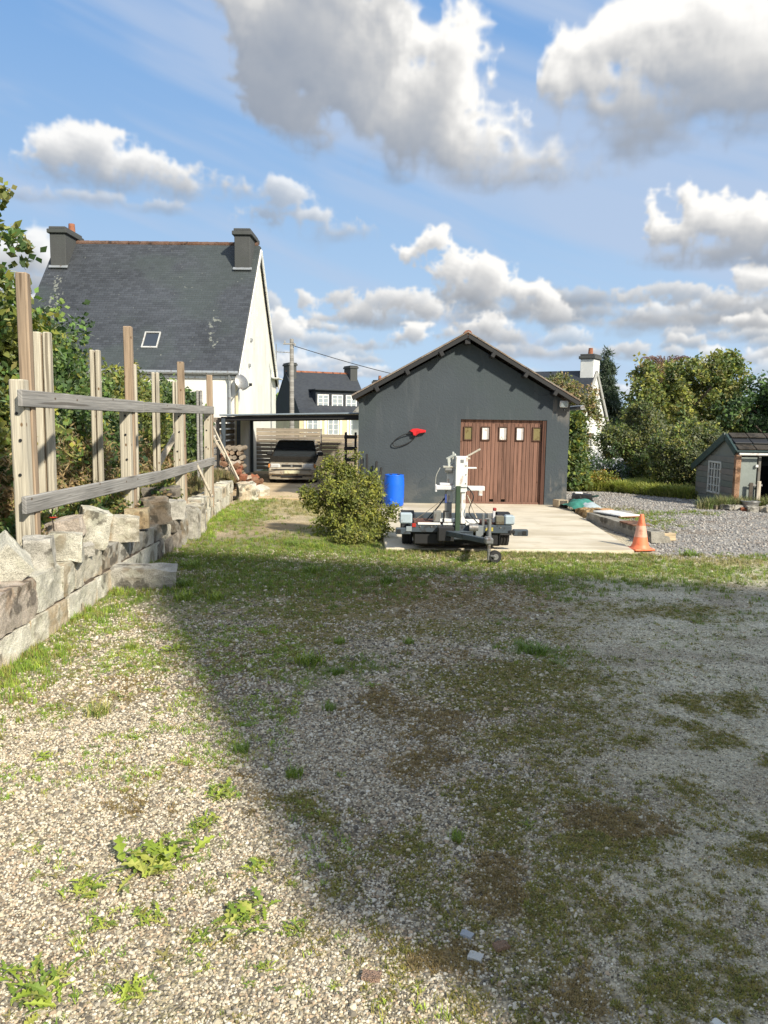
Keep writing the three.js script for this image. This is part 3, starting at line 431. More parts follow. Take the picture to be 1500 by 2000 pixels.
// ---- the grey garage
{
  const t = thing('grey_garage', 'dark grey rendered garage with brown plank door and overhanging gable roof', 'garage', 1.95, 0, 19.65);
  const x0 = -2.62, x1 = 2.66, L = 6.2, apex = 4.1, eL = 2.62, eR = 2.58;
  const front = new THREE.Shape([[x0, -0.3], [x1, -0.3], [x1, eR], [0.03, apex], [x0, eL]].map((p) => new THREE.Vector2(...p)));
  front.holes.push(new THREE.Path([[-0.06, -0.2], [2.1, -0.2], [2.1, 2.17], [-0.06, 2.17]].map((p) => new THREE.Vector2(...p))));
  const fg = faceUV(plain(new THREE.ExtrudeGeometry(front, { depth: 0.28, bevelEnabled: false }))).translate(0, 0, -0.14); { const p = fg.attributes.position; for (let i = 0; i < p.count; i++) fg.attributes.uv.setXY(i, p.getX(i) - x0, p.getY(i) + 0.3); }
  const wallMap = colorTex(1024, 880, 5.4, 4.64, (x, y, i, j) => {
    let c = tone([0.05, 0.062, 0.073], 0.86 + 0.32 * fbm(x * 1.1, y * 0.9, 5) + 0.05 * (hash(i, j) - 0.5)); c = lerp3(c, [0.05, 0.065, 0.07], 0.7 * sstep(0.45, 0.68, fbm(x * 0.8 + 9, y * 0.7, 4)));
    c = lerp3(c, [0.12, 0.122, 0.118], 0.45 * sstep(0.9, 0.2, y - 0.3) * sstep(0.42, 0.66, fbm(x * 3, y * 5, 4)));                       // splash dirt at the foot
    c = lerp3(c, [0.085, 0.095, 0.105], 0.3 * sstep(0.6, 0.72, fbm(x * 7 + 3, y * 0.9, 4)) * sstep(1.2, 3, y));                          // faded runs under the eaves
    if (x > 4.85) c = lerp3(c, [0.17, 0.155, 0.14], 0.6 * sstep(0.5, 0.66, fbm(x * 5, y * 2.2, 4)) * (sstep(1.1, 0.4, y - 0.3) + sstep(2.2, 2.6, y)));
    const ck = Math.abs(fbm(x * 1.6 + 40, y * 0.8, 3) - 0.5); return tone(c, 1 - 0.3 * sstep(0.006, 0.001, ck) * sstep(0.5, 0.62, fbm(x * 0.9, y * 0.9 + 7, 2)));
  });
  mesh('front_wall', fg, std({ map: wallMap, bumpMap: renderBump, bumpScale: 0.01, roughness: 0.88 }), t);
  mesh('side_wall', box(0.2, 2.9, L - 0.3, x0 + 0.101, 1.16, -L / 2 - 0.145), M.garage, t); mesh('side_wall', box(0.2, 2.86, L - 0.3, x1 - 0.101, 1.14, -L / 2 - 0.145), M.garage, t);
  mesh('rear_wall', prism([[x0 + 0.2, -0.3], [x1 - 0.2, -0.3], [x1 - 0.2, eR], [0.03, apex - 0.1], [x0 + 0.2, eL]], 0.2).translate(0, 0, -L + 0.1), M.garage, t);
  // door: planks, five little lights
  const dx0 = -0.06, dx1 = 2.1, n = 22, pw = (dx1 - dx0) / n, door = new THREE.Group(); door.name = 'garage_door'; t.add(door);
  const mats = [0, 1, 2, 3, 4].map(() => { const k = R(0.78, 1.16); return wood(0.25 * k, 0.135 * k, 0.1 * k); });
  const wins = [0.2, 0.64, 1.08, 1.51, 1.93].map((x) => x + dx0 - 0.0);
  for (let i = 0; i < n; i++) {
    const x = dx0 + pw * (i + 0.5), cut = i === 8 || i === 11 ? 0.1 : 0;
    mesh('plank', box(pw - 0.007, 2.04 - cut, 0.03, x, 1.05 + cut / 2 + 0.03, 0.03 + R(-0.003, 0.003), 0.004), mats[Math.floor(rnd() * 5)], door);
  }
  mesh('rail', box(dx1 - dx0, 0.12, 0.03, (dx0 + dx1) / 2, 2.13, 0.036), mats[0], door); mesh('rail', box(dx1 - dx0, 0.07, 0.028, (dx0 + dx1) / 2, 0.06, 0.062), mats[1], door);
  mesh('backing', box(dx1 - dx0, 2.2, 0.03, (dx0 + dx1) / 2, 1.05, -0.06), M.darkWood, door);
  mesh('door_frame', box(0.1, 2.16, 0.1, dx1 - 0.055, 1.08, 0.075, 0.006), wood(0.11, 0.05, 0.034), t);
  const light = paint(0.8, 0.78, 0.75, 0.3), ochre = paint(0.2, 0.165, 0.07, 0.4);  // middle panes painted pale for the bright background the glass would mirror
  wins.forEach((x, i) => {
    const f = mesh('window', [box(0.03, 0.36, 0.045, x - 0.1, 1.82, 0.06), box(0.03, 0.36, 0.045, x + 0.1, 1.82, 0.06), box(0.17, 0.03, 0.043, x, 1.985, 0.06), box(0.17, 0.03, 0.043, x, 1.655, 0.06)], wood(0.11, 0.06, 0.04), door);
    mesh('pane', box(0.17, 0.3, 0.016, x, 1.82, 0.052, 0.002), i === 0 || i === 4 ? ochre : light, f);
    if (i > 0 && i < 4) mesh('painted_pane_shade', box(0.05, 0.29, 0.004, x + 0.058, 1.82, 0.063, 0.001), paint(0.45, 0.4, 0.38), f);  // dark strip coloured as shadow of the frame along the pane
  });
  // roof: corrugated sheets on purlins
  const slab = (s, eave, ex) => {
    const rise = apex - eave, run = Math.abs(ex) + 0.17, a = Math.atan2(rise, Math.abs(ex)), len = run / Math.cos(a), w = L + 0.5, pos = [];
    const N = 120; const grid = (top) => { for (let j = 0; j < N; j++) { const v0 = j / N * w, v1 = (j + 1) / N * w, f = (v) => 0.022 * Math.sin(v / 0.15 * Math.PI * 2), q = (u, v) => [s * u * Math.cos(a) + 0.03, apex + 0.16 - u * Math.sin(a) + (top ? 0.03 : 0) + f(v), 0.5 - v]; const A = q(0, v0), B = q(len, v0), C = q(len, v1), D = q(0, v1); pos.push(...A, ...B, ...C, ...A, ...C, ...D); } };
    grid(true); grid(false);
    const q = (u, v, y) => [s * u * Math.cos(a) + 0.03, apex + 0.16 - u * Math.sin(a) + y, 0.5 - v];
    for (const v of [0, w]) { const A = q(0, v, 0), B = q(len, v, 0), C = q(len, v, 0.03), D = q(0, v, 0.03); pos.push(...A, ...B, ...C, ...A, ...C, ...D); }
    for (const p of [pos]) for (let i = 0; i < p.length; i += 9) { if (s < 0) for (let k = 0; k < 3; k++) { const x = p[i + 3 + k]; p[i + 3 + k] = p[i + 6 + k]; p[i + 6 + k] = x; } }
    mesh('roof_sheet', finish(pos), stoneMat(0.36, 0.3, 0.26), t);
    // battens under the verge, purlin ends
    mesh('verge_board', bar([0.03, apex + 0.095, 0.46], [s * (run - 0.02) + 0.03, apex + 0.095 - (run - 0.02) * Math.tan(a), 0.46], 0.05, 0.1), M.black, t);
    for (const u of [0.24, 0.55, 0.83]) { const x = s * Math.abs(ex) * u + 0.03, y = apex - Math.abs(ex) * u * Math.tan(a) + 0.0; mesh('purlin', box(0.1, 0.14, L + 0.42, x, y + 0.005, -L / 2 + 0.31, 0.01, 0, 0, -s * a), M.black, t); }
  };
  slab(-1, eL, -2.65); slab(1, eR, 2.63);
  mesh('ridge_beam', box(0.14, 0.18, L + 0.3, 0.03, apex - 0.02, -L / 2 + 0.28, 0.01), M.black, t);
  for (let i = 0; i < 14; i++) mesh('ridge_tile', cyl(0.1, 0.11, 0.46, 0.03, apex + 0.125, 0.24 - i * 0.47, Math.PI / 2, 0, 0, 10), M.clay, t);
  mesh('gutter', cyl(0.06, 0.06, L + 0.3, x1 + 0.26, eR - 0.08, -L / 2 + 0.2, Math.PI / 2, 0, 0, 8), M.zinc, t);
  const fl = thing('floodlight', 'white outdoor floodlight under the right eave of the grey garage', 'floodlight', 4.42, 2.58, 19.42);
  mesh('housing', box(0.2, 0.16, 0.09, 0, 0, 0.06, 0.015, 0.35), M.whitePaint, fl); mesh('lens', box(0.16, 0.12, 0.01, 0, -0.018, 0.112, 0.002, 0.35), M.pane, fl); mesh('bracket', bar([0, -0.04, 0], [0, -0.02, -0.07], 0.05, 0.05), M.steel, fl); mesh('sensor', box(0.05, 0.07, 0.06, 0.02, -0.14, 0.03), M.black, fl);
}
// ---- the carport, its car and what stands under it
{
  const t = thing('carport', 'low flat carport with dark posts beside the grey garage', 'carport', -3.0, 0, 25.0);
  const roof = mesh('roof_sheet', box(4.55, 0.05, 5.6, -0.05, 2.27, -2.75, 0.01, 0, 0, 0.028), paint(0.25, 0.3, 0.34, 0.4, 0.2), t);
  mesh('front_fascia', box(4.5, 0.13, 0.07, -0.05, 2.15, -0.12, 0.01, 0, 0, 0.028), M.black, t); mesh('beam', box(4.45, 0.14, 0.07, -0.05, 2.13, -5.4, 0.01, 0, 0, 0.028), M.darkWood, t);
  for (let i = 1; i < 6; i++) mesh('rafter', box(4.4, 0.09, 0.05, -0.05, 2.17, -i * 0.9, 0.008, 0, 0, 0.028), M.darkWood, t);
  for (const [x, z] of [[-2.2, 0], [-2.22, -2.7], [-2.2, -5.3]]) mesh('post', box(0.12, 2.2, 0.12, x, 1.0, z), M.blueGrey, t);
  for (const [x, z] of [[2.2, 0], [2.2, -5.3]]) mesh('post', box(0.1, 2.3, 0.1, x, 1.08, z), M.darkWood, t);
  mesh('brace_post', box(0.09, 2.1, 0.16, -2.38, 1.0, 0.02), M.black, t);
}
{ // horizontal plank fence behind the carport
  const t = thing('plank_fence', 'weathered horizontal plank fence behind the parked car', 'fence', -3.2, 0, 31.8, 0.02);
  for (const [x0, x1, top] of [[-2.6, 0.55, 1.74], [0.6, 2.6, 1.52]]) for (let i = 0; i < 11; i++) { const y = top - 0.075 - i * 0.155; if (y < 0) break; mesh('plank', box(x1 - x0, 0.14, 0.028, (x0 + x1) / 2, y, R(-0.006, 0.006), 0.006, R(-0.06, 0.02)), [M.slatWood, wood(0.42, 0.36, 0.29, true), wood(0.33, 0.29, 0.25, true)][i % 3], t); }
  for (const x of [-2.5, -0.9, 0.57, 2.5]) mesh('post', box(0.09, 1.8, 0.09, x, 0.85, -0.07), M.greyWood, t);
}
{ // grey side boarding along the left of the carport
  const t = thing('board_screen', 'dark weathered board screen along the left side of the carport', 'screen', -5.42, 0.1, 26.3, Math.PI / 2);
  for (let i = 0; i < 9; i++) mesh('board', box(3.4, 0.15, 0.025, 1.2 - 1.2, 0.35 + i * 0.2, 0, 0.005), i % 2 ? M.greyWood : M.slatWood, t);
  for (const x of [-1.6, 0, 1.6]) mesh('post', box(0.1, 2.1, 0.1, x, 0.95, -0.07), M.greyWood, t);
}
// ---- the low shed on the right
{
  const t = thing('green_shed', 'low grey green shed with white multi pane window on the right', 'shed', 9.0, -0.05, 19.9, 0);
  const H = 1.86, F = 1.46, B = 1.02, D = 2.4, rz = -0.55, W = 4.6;
  const wl = new THREE.Shape([[-D, 0], [0, 0], [0, F], [rz, H], [-D, B]].map((p) => new THREE.Vector2(...p)));
  wl.holes.push(new THREE.Path([[-1.55, 0.32], [-0.8, 0.32], [-0.8, 1.2], [-1.55, 1.2]].map((p) => new THREE.Vector2(...p))));
  mesh('side_wall', faceUV(plain(new THREE.ExtrudeGeometry(wl, { depth: 0.06, bevelEnabled: false }))).rotateY(-Math.PI / 2).translate(0.06, 0, 0), plaster(0.22, 0.23, 0.195), t);
  for (let i = 0; i < 8; i++) { const y = 0.16 + i * 0.16, z1 = y > B ? -D + (y - B) / (H - B) * (D + rz) : -D; for (const [a, b] of y > 0.25 && y < 1.22 ? [[z1, -1.6], [-0.75, -0.02]] : [[z1, -0.02]]) if (b - a > 0.1) mesh('board', box(0.02, 0.15, b - a - 0.01, -0.012, y, (a + b) / 2, 0.004, 0, 0, 0.05), plaster(0.195 + 0.02 * (i % 3), 0.21, 0.18), t); }
  windowIn(t, 0.74, 0.88, 0.0, 0.76, -1.175, -Math.PI / 2, { cols: 4, rows: 4, bar: 0.03, frame: paint(0.62, 0.62, 0.56) });
  mesh('corner_post', box(0.14, F + 0.02, 0.12, 0.05, F / 2, 0.03, 0.01), stoneMat(0.5, 0.3, 0.2), t);
  mesh('barge_board', [bar([-0.06, H + 0.03, rz], [-0.06, B - 0.08, -D - 0.25], 0.04, 0.2), bar([-0.06, H + 0.03, rz], [-0.06, F + 0.02, 0.12], 0.04, 0.16)], paint(0.03, 0.06, 0.055), t);
  const rear = bar([W / 2, H + 0.07, rz], [W / 2, B, -D - 0.25], W + 0.1, 0.05), frontRoof = bar([W / 2, H + 0.07, rz], [W / 2, F + 0.03, 0.16], W + 0.1, 0.05);
  const rf = mesh('roof', [rear, frontRoof], paint(0.03, 0.05, 0.05, 0.8), t);
  for (let k = 0; k < 3; k++) for (let i = 0; i < 10; i++) { const u = (k + 0.5) / 3; mesh('roof_tile', box(W / 10 - 0.02, 0.035, 0.26, (i + 0.5) * W / 10, mix(H + 0.125, F + 0.085, u), mix(rz, 0.14, u), 0.008, Math.atan2(H - F, 0.7) - 0.1), k === 1 ? M.black : stoneMat(0.07, 0.06, 0.05), rf); }
  mesh('gutter', cyl(0.035, 0.035, W, W / 2, F - 0.02, 0.2, 0, 0, Math.PI / 2, 8), paint(0.62, 0.6, 0.56), t);
  mesh('front_panel', box(0.42, F - 0.12, 0.04, 0.35, F / 2 - 0.03, 0), plaster(0.26, 0.29, 0.27), t); mesh('front_panel', box(2.6, F - 0.12, 0.04, 3.25, F / 2 - 0.03, 0.0), M.darkWall, t);
  mesh('door_post', box(0.07, F - 0.1, 0.07, 0.61, F / 2 - 0.03, 0.02), paint(0.16, 0.15, 0.13), t); mesh('rear_wall', box(W, B, 0.05, W / 2, B / 2, -D), M.darkWall, t); mesh('far_wall', prism([[-D + 0.03, 0], [0, 0], [0, F], [rz, H - 0.02], [-D + 0.03, B]], 0.05).rotateY(-Math.PI / 2).translate(W, 0, 0), M.darkWall, t);
  mesh('lamp', box(0.07, 0.07, 0.06, 0.53, 1.14, 0.06), M.whitePaint, t);
  const k = thing('feed_hopper', 'grey metal tub lying in front of the shed corner', 'tub', 9.25, 0.02, 19.45, 0.2); mesh('body', cyl(0.22, 0.17, 0.2, 0, 0.1, 0, 0, 0, 0, 16), M.steel, k); mesh('rim', plain(new THREE.TorusGeometry(0.22, 0.018, 6, 20)).rotateX(Math.PI / 2).translate(0, 0.2, 0), M.steel, k);
  const pp = thing('wooden_pallet', 'upright weathered wooden board frame leaning at the shed doorway', 'board', 9.5, 0, 19.75, 0); mesh('board', box(0.1, 0.66, 0.03, -0.12, 0.34, 0), M.darkWood, pp); mesh('board', box(0.1, 0.7, 0.03, 0.08, 0.36, 0), M.paleWood, pp); mesh('batten', box(0.36, 0.05, 0.03, 0, 0.6, -0.031), M.greyWood, pp);
}
// the neighbour's house whose shade lies over the yard (beside and behind the camera's place)
{
  const a = THREE.MathUtils.degToRad(SUN_AZ), k = 1 / Math.tan(THREE.MathUtils.degToRad(SUN_EL)), s = [-Math.sin(a) * k, Math.cos(a) * k];
  const eaveY = 3.6, E = [-0.42 - s[0] * eaveY, 3.3 - s[1] * eaveY], r = [0.97, -0.243], g = [0.243, 0.97];
  // ridge end R = E + half * g, at the height that throws its shade to (-3.8, 12.7)
  const det = g[0] * s[1] - g[1] * s[0], d0 = [-4.25 + 0.42, 12.4 - 3.3], half = (d0[0] * s[1] - d0[1] * s[0]) / det, up = (g[0] * d0[1] - g[1] * d0[0]) / det, L = 11;
  const cx = E[0] + g[0] * half + r[0] * L / 2, cz = E[1] + g[1] * half + r[1] * L / 2;
  const t = thing('cream_house', 'tall gabled house close by on the right whose shade covers the yard', 'house', cx, 0, cz, Math.atan2(r[1], r[0]));
  gabled(t, { L: L - 0.2, W: half * 2 - 0.3, eave: eaveY - 0.15, ridge: eaveY + up - 0.2, over: 0.2, side: 0.1, wall: M.white, roof: M.slate });
  for (const x of [-2.5, 1.5]) windowIn(t, 1.1, 1.3, x, 1.7, half - 0.14, 0, { sill: M.greyWall }); windowIn(t, 1.1, 1.3, -L / 2 + 0.09, 1.8, 0.3, -Math.PI / 2, {});
}
// utility pole and wire
{
  const t = thing('utility_pole', 'weathered wooden utility pole behind the carport', 'utility pole', -4.08, 0, 34);
  mesh('pole', cyl(0.085, 0.11, 5.6, 0, 2.75, 0, 0, 0, 0.004, 10), M.greyWood, t); mesh('crossarm', box(0.5, 0.06, 0.06, -0.12, 5.33, 0.08), M.greyWood, t);
  mesh('insulator', [cyl(0.03, 0.04, 0.1, -0.3, 5.42, 0.08), cyl(0.03, 0.04, 0.1, 0.14, 5.3, 0.1)], M.steel, t);
  const w = [], q = (u) => [mix(0.1, 12, u), mix(5.25, 3.5, u) - 0.5 * Math.sin(u * Math.PI), mix(0, -2, u)]; for (let i = 0; i <= 10; i++) w.push(q(i / 10));
  const c = thing('overhead_wire', 'black wire running from the utility pole down to the garage', 'wire', -4.08, 0, 34); mesh('wire', tube(w, 0.016, 20, 5), M.black, c);
}

// ---------------------------------------------------------------- the stone wall, its loose stones, the timber fence
const pick = (a) => a[Math.floor(rnd() * a.length) % a.length];
const wallTurn = (z) => Math.atan2(wallX(z + 0.3) - wallX(z - 0.3), -0.6);     // turn so that local x runs along the wall
function alongWall(z) { return Math.PI / 2 - Math.atan2(wallX(z + 0.4) - wallX(z - 0.4), 0.8) * 1; }
{
  const t = thing('stone_block_wall', 'low retaining wall of pale granite and concrete blocks along the left', 'wall', 0, 0, 0);
  const put2 = (name, w, h, d, z, y, off, mat, rough = 0.05, round = 0.16) => { const g = rock(w, h, d, rough, R(0, 99), round, 6); g.applyMatrix4(M4(wallX(z) - d / 2 + off, y + h / 2, -z, R(-0.015, 0.015), alongWall(z) + R(-0.02, 0.02), R(-0.012, 0.012))); mesh(name, g, mat, t); };
  const cuts = (a, b, lo, hi) => { const o = [a]; while (o[o.length - 1] < b) o.push(o[o.length - 1] + R(lo, hi)); return o; };
  const low = cuts(3.2, 11.6, 0.7, 1.05), up = [3.4, 4.2, 5.1, 6.0, 7.02, 7.72, 8.06, 8.38, 9.1, 9.6, 10.25, 10.75, 11.3];
  for (let i = 1; i < low.length; i++) { const w = low[i] - low[i - 1], z = (low[i] + low[i - 1]) / 2; put2('base_block', w - 0.012, 0.33, 0.3, z, -0.09, 0.0, pick(M.paleBlock), 0.03, 0.06); }
  for (let i = 1; i < up.length; i++) { const w = up[i] - up[i - 1], z = (up[i] + up[i - 1]) / 2, h = mix(0.34, 0.25, sstep(7, 11, z)) + R(-0.02, 0.02); put2('granite_block', w - 0.018, h, 0.34, z, 0.262, i === 2 ? 0.015 : R(-0.03, 0.0), z < 7.1 ? M.granite[2] : z < 9 ? pick([M.granite[3], M.granite[0], M.granite[0]]) : pick([M.granite[1], M.granite[0]]), 0.06, 0.16); }
  mesh('mortar_bed', [3.6, 4.4, 5.2, 6, 6.8, 7.6, 8.4, 9.2, 10, 10.8].map((z) => box(0.84, 0.05, 0.26, wallX(z) - 0.165, 0.25, -z, 0.004, 0, alongWall(z))), M.mortar, t);
  // the rougher middle stretch, then the white blocks towards the carport
  for (const [z, w, h, y, off, m] of [[11.6, 0.4, 0.3, -0.05, 0.02, 1], [11.62, 0.42, 0.24, 0.25, 0.0, 1], [12.1, 0.4, 0.26, -0.05, 0.05, 2], [12.05, 0.3, 0.24, 0.2, 0.02, 0], [12.5, 0.3, 0.32, -0.05, 0.1, 2], [12.5, 0.34, 0.2, 0.27, 0.08, 2], [12.9, 0.34, 0.6, -0.05, 0.12, 1], [13.5, 0.4, 0.6, -0.05, 0.22, 1], [14.0, 0.28, 0.58, -0.05, 0.2, 0], [14.35, 0.26, 0.56, -0.05, 0.17, 1]]) put2('rough_stone', w, h, 0.36, z, y, off, m === 2 ? M.darkStone[0] : m === 1 ? pick([M.granite[1], M.darkStone[1]]) : M.granite[0], 0.09, 0.3);
  for (const [y, lo, hi] of [[-0.06, 0.8, 1.1], [0.255, 0.45, 0.75]]) { const c = cuts(14.55, 19.4, lo, hi); for (let i = 1; i < c.length; i++) put2('white_block', c[i] - c[i - 1] - 0.02, y < 0 ? 0.31 : R(0.22, 0.3), 0.3, (c[i] + c[i - 1]) / 2, y, R(-0.02, 0.01), pick(M.paleBlock), 0.04, 0.12); }
  // loose stones on top and one on the ground: each a thing of its own
  const loose = (label, x, y, z, w, h, d, rx, ry, rz, mat, rough = 0.07, round = 0.14) => { const o = mesh('loose_stone', rock(w, h, d, rough, R(0, 99), round, 9), mat); o.position.set(x - 0.07, y - 0.02, -z); o.rotation.set(rx, ry, rz, 'YXZ'); tag(o, label, 'stone'); };
  loose('big pale cut stone standing on its edge, nearest on the wall', -3.4, 0.775, 6.92, 0.4, 0.34, 0.36, 0.25, 0.5, 0.72, M.granite[3], 0.04, 0.06);
  loose('grey brown upright block leaning behind the nearest pointed stone', -3.36, 0.755, 7.6, 0.27, 0.34, 0.3, 0.05, 0.35, 0.04, M.granite[1], 0.06);
  loose('pale square stone with a flat top, third along the wall', -3.3, 0.745, 8.12, 0.33, 0.29, 0.3, -0.04, 0.3, -0.05, M.granite[3], 0.05, 0.08);
  loose('brownish flat stone lying tilted behind the pale square stone', -3.62, 0.85, 8.75, 0.5, 0.2, 0.32, 0.1, 0.2, 0.15, M.granite[2], 0.06);
  loose('tall pale stone with pointed top in the middle of the wall', -3.36, 0.82, 9.05, 0.33, 0.44, 0.3, 0.1, 0.5, -0.2, M.granite[3], 0.05, 0.08);
  loose('small wedge stone tucked under the tall pointed stone', -3.28, 0.63, 8.62, 0.14, 0.13, 0.14, 0.2, 0.6, 0.1, M.granite[1]);
  loose('wide beige block with rough face right of the pointed stone', -3.33, 0.69, 9.95, 0.42, 0.32, 0.32, 0, 0.3, -0.06, M.granite[0], 0.06, 0.12);
  loose('small tan square block behind the wide beige block', -3.42, 0.7, 10.85, 0.32, 0.28, 0.3, 0, 0.25, 0.04, stoneMat(0.7, 0.58, 0.4), 0.04, 0.08);
  loose('rounded dark grey boulder on the wall past the tan block', -3.42, 0.71, 11.75, 0.42, 0.36, 0.36, 0.1, 0.4, 0.05, M.darkStone[1], 0.09, 0.33);
  loose('grey square stone at the outer corner of the wall', -3.4, 0.64, 12.55, 0.4, 0.3, 0.36, 0, 0.35, 0, M.granite[1], 0.06, 0.14);
  loose('long brown slab lying flat beneath the lower fence rail', -3.75, 0.85, 13.2, 0.62, 0.16, 0.4, 0.02, 0.3, 0.06, M.darkStone[0], 0.06, 0.16);
  loose('long weathered granite slab lying on the ground against the wall', -2.95, 0.12, 9.55, 0.78, 0.3, 0.4, 0.04, 0.25, -0.08, M.granite[1], 0.08, 0.3);
  loose('white rubble stone at the far end of the wall', -3.55, 0.2, 20.2, 0.5, 0.5, 0.4, 0.1, 0.4, 0.1, M.paleBlock[0], 0.08, 0.25);
  loose('small white rubble stone beside the carport end of the wall', -3.3, 0.12, 20.9, 0.4, 0.34, 0.34, 0.3, 0.8, 0.1, M.paleBlock[1], 0.08, 0.25);
}
{
  const t = thing('timber_fence', 'unfinished timber fence of tall posts with two grey horizontal rails', 'fence', 0, 0, 0);
  for (const [z, top, tall, x] of [[7.9, 2.46, 3.53, -3.7], [11.1, 2.3, 3.38, -3.7], [14.0, 2.28, 3.1, -3.71], [16.3, 2.3, 3.0, -3.72]]) {
    const p = mesh('post', box(0.15, top - 0.2, 0.14, x, (top + 0.2) / 2, -z, 0.012, 0, 0.06, R(-0.006, 0.006)), M.creamWood, t);
    for (const y of [1.5, 1.85, 2.12]) mesh('bolt', cyl(0.016, 0.016, 0.012, x + R(-0.03, 0.03), y, -z + 0.075, Math.PI / 2, 0, 0, 8), M.black, p);
    mesh('tall_post', box(0.115, tall - 0.2, 0.11, x + 0.02, (tall + 0.2) / 2, -z - 0.14, 0.01, R(-0.006, 0.006), 0.06, R(0, 0.01)), M.redWood, t);
  }
  mesh('rail', bar([-3.62, 2.27, -7.72], [-3.62, 2.25, -11.6], 0.05, 0.17, 0.008), M.greyWood, t); mesh('rail', bar([-3.625, 2.25, -11.61], [-3.65, 2.27, -16.5], 0.05, 0.155, 0.008), M.greyWood, t);
  mesh('rail', bar([-3.62, 1.2, -7.72], [-3.62, 1.16, -12.4], 0.05, 0.18, 0.008), M.greyWood, t); mesh('rail', bar([-3.625, 1.16, -12.41], [-3.65, 1.2, -16.5], 0.05, 0.16, 0.008), M.greyWood, t);
  // rails continue the grain along their length
  for (const c of t.children) if (c.name === 'rail') { const p = c.geometry.attributes.position, uv = c.geometry.attributes.uv; for (let i = 0; i < p.count; i++) uv.setXY(i, p.getZ(i), p.getY(i) + p.getX(i)); }
}
{ // free-standing grooved posts behind the fence
  const labels = ['pair of pale grooved posts nearest behind the left timber fence', 'pair of pale grooved posts just left of the second tall post', 'grooved post directly behind the second tall red post', 'thin dark gapped pair of posts between second and third tall posts', 'single grooved post close behind the third tall post', 'dark grey grooved post left of the fourth tall post'];
  [[-4.15, 9.5, 3.1, 0.085], [-4.15, 11.2, 3.04, 0.06], [-4.16, 12.9, 2.96, 0.045], [-4.18, 14.2, 2.91, 0.055], [-4.2, 15.6, 2.82, 0.045], [-4.2, 17.6, 2.72, 0.055]].forEach(([x, z, top, w], i) => {
    const t = thing('grooved_post', labels[i], 'post', x, 0.3, z, 0.12, 'grooved posts standing in a row behind the timber fence'), h = top - 0.3, m = i === 5 ? M.greyWood : M.creamWood;
    for (const s of [-1, 1]) mesh('flange', box(w, h, 0.11, s * w * 0.66, h / 2, 0, 0.012), m, t);
    mesh('web', box(w * 0.4, h - 0.02, 0.05, 0, h / 2 - 0.01, -0.02, 0.004), i === 5 ? M.darkWood : M.redWood, t);
  });
  [[-4.45, 18.6, 2.45, 'short brown post past the end of the timber fence'], [-4.65, 20.1, 2.4, 'brown post standing left of the carport front'], [-4.95, 22.2, 2.35, 'low grey post nearest the carport roof edge']].forEach(([x, z, top, l]) => { const t = thing('fence_post', l, 'post', x, 0.1, z, 0.1); mesh('post', box(0.1, top - 0.1, 0.1, 0, (top - 0.1) / 2, 0, 0.01), M.slatWood, t); mesh('cap', box(0.115, 0.02, 0.115, 0, top - 0.09, 0, 0.004), M.greyWood, t); });
  const b = thing('brace_board', 'pale diagonal brace board leaning from ground to third post', 'board', -4.1, 0.7, 14.4); mesh('board', bar([-0.35, 0, 0.3], [0.02, 1.15, -0.9], 0.035, 0.14), M.paleWood, b); mesh('cleat', box(0.12, 0.1, 0.06, -0.33, 0.05, 0.33), M.greyWood, b);
  const b2 = thing('prop_stake', 'thin pale stake propped from the lower rail down to the wall', 'stake', -3.55, 0.55, 15.2); mesh('stake', bar([-0.1, 0.72, 0.3], [0.13, 0, -0.1], 0.035, 0.05), M.paleWood, b2); mesh('tip', box(0.05, 0.04, 0.06, 0.13, 0.01, -0.1), M.greyWood, b2);
  const b3 = thing('ladder_frame', 'light wooden trestle frame leaning beside the carport post', 'trestle', -4.35, 0.5, 20.6); for (const s of [0, 0.35]) mesh('leg', bar([0.45 + s * 0.2, 0, s], [-0.35 + s * 0.2, 1.35, -s], 0.04, 0.06), M.paleWood, b3); for (const u of [0.25, 0.5, 0.75]) mesh('rung', bar([mix(0.45, -0.35, u), 1.35 * u, 0], [mix(0.52, -0.28, u), 1.35 * u, 0.35 - u * 0.7], 0.03, 0.03), M.paleWood, b3);
}
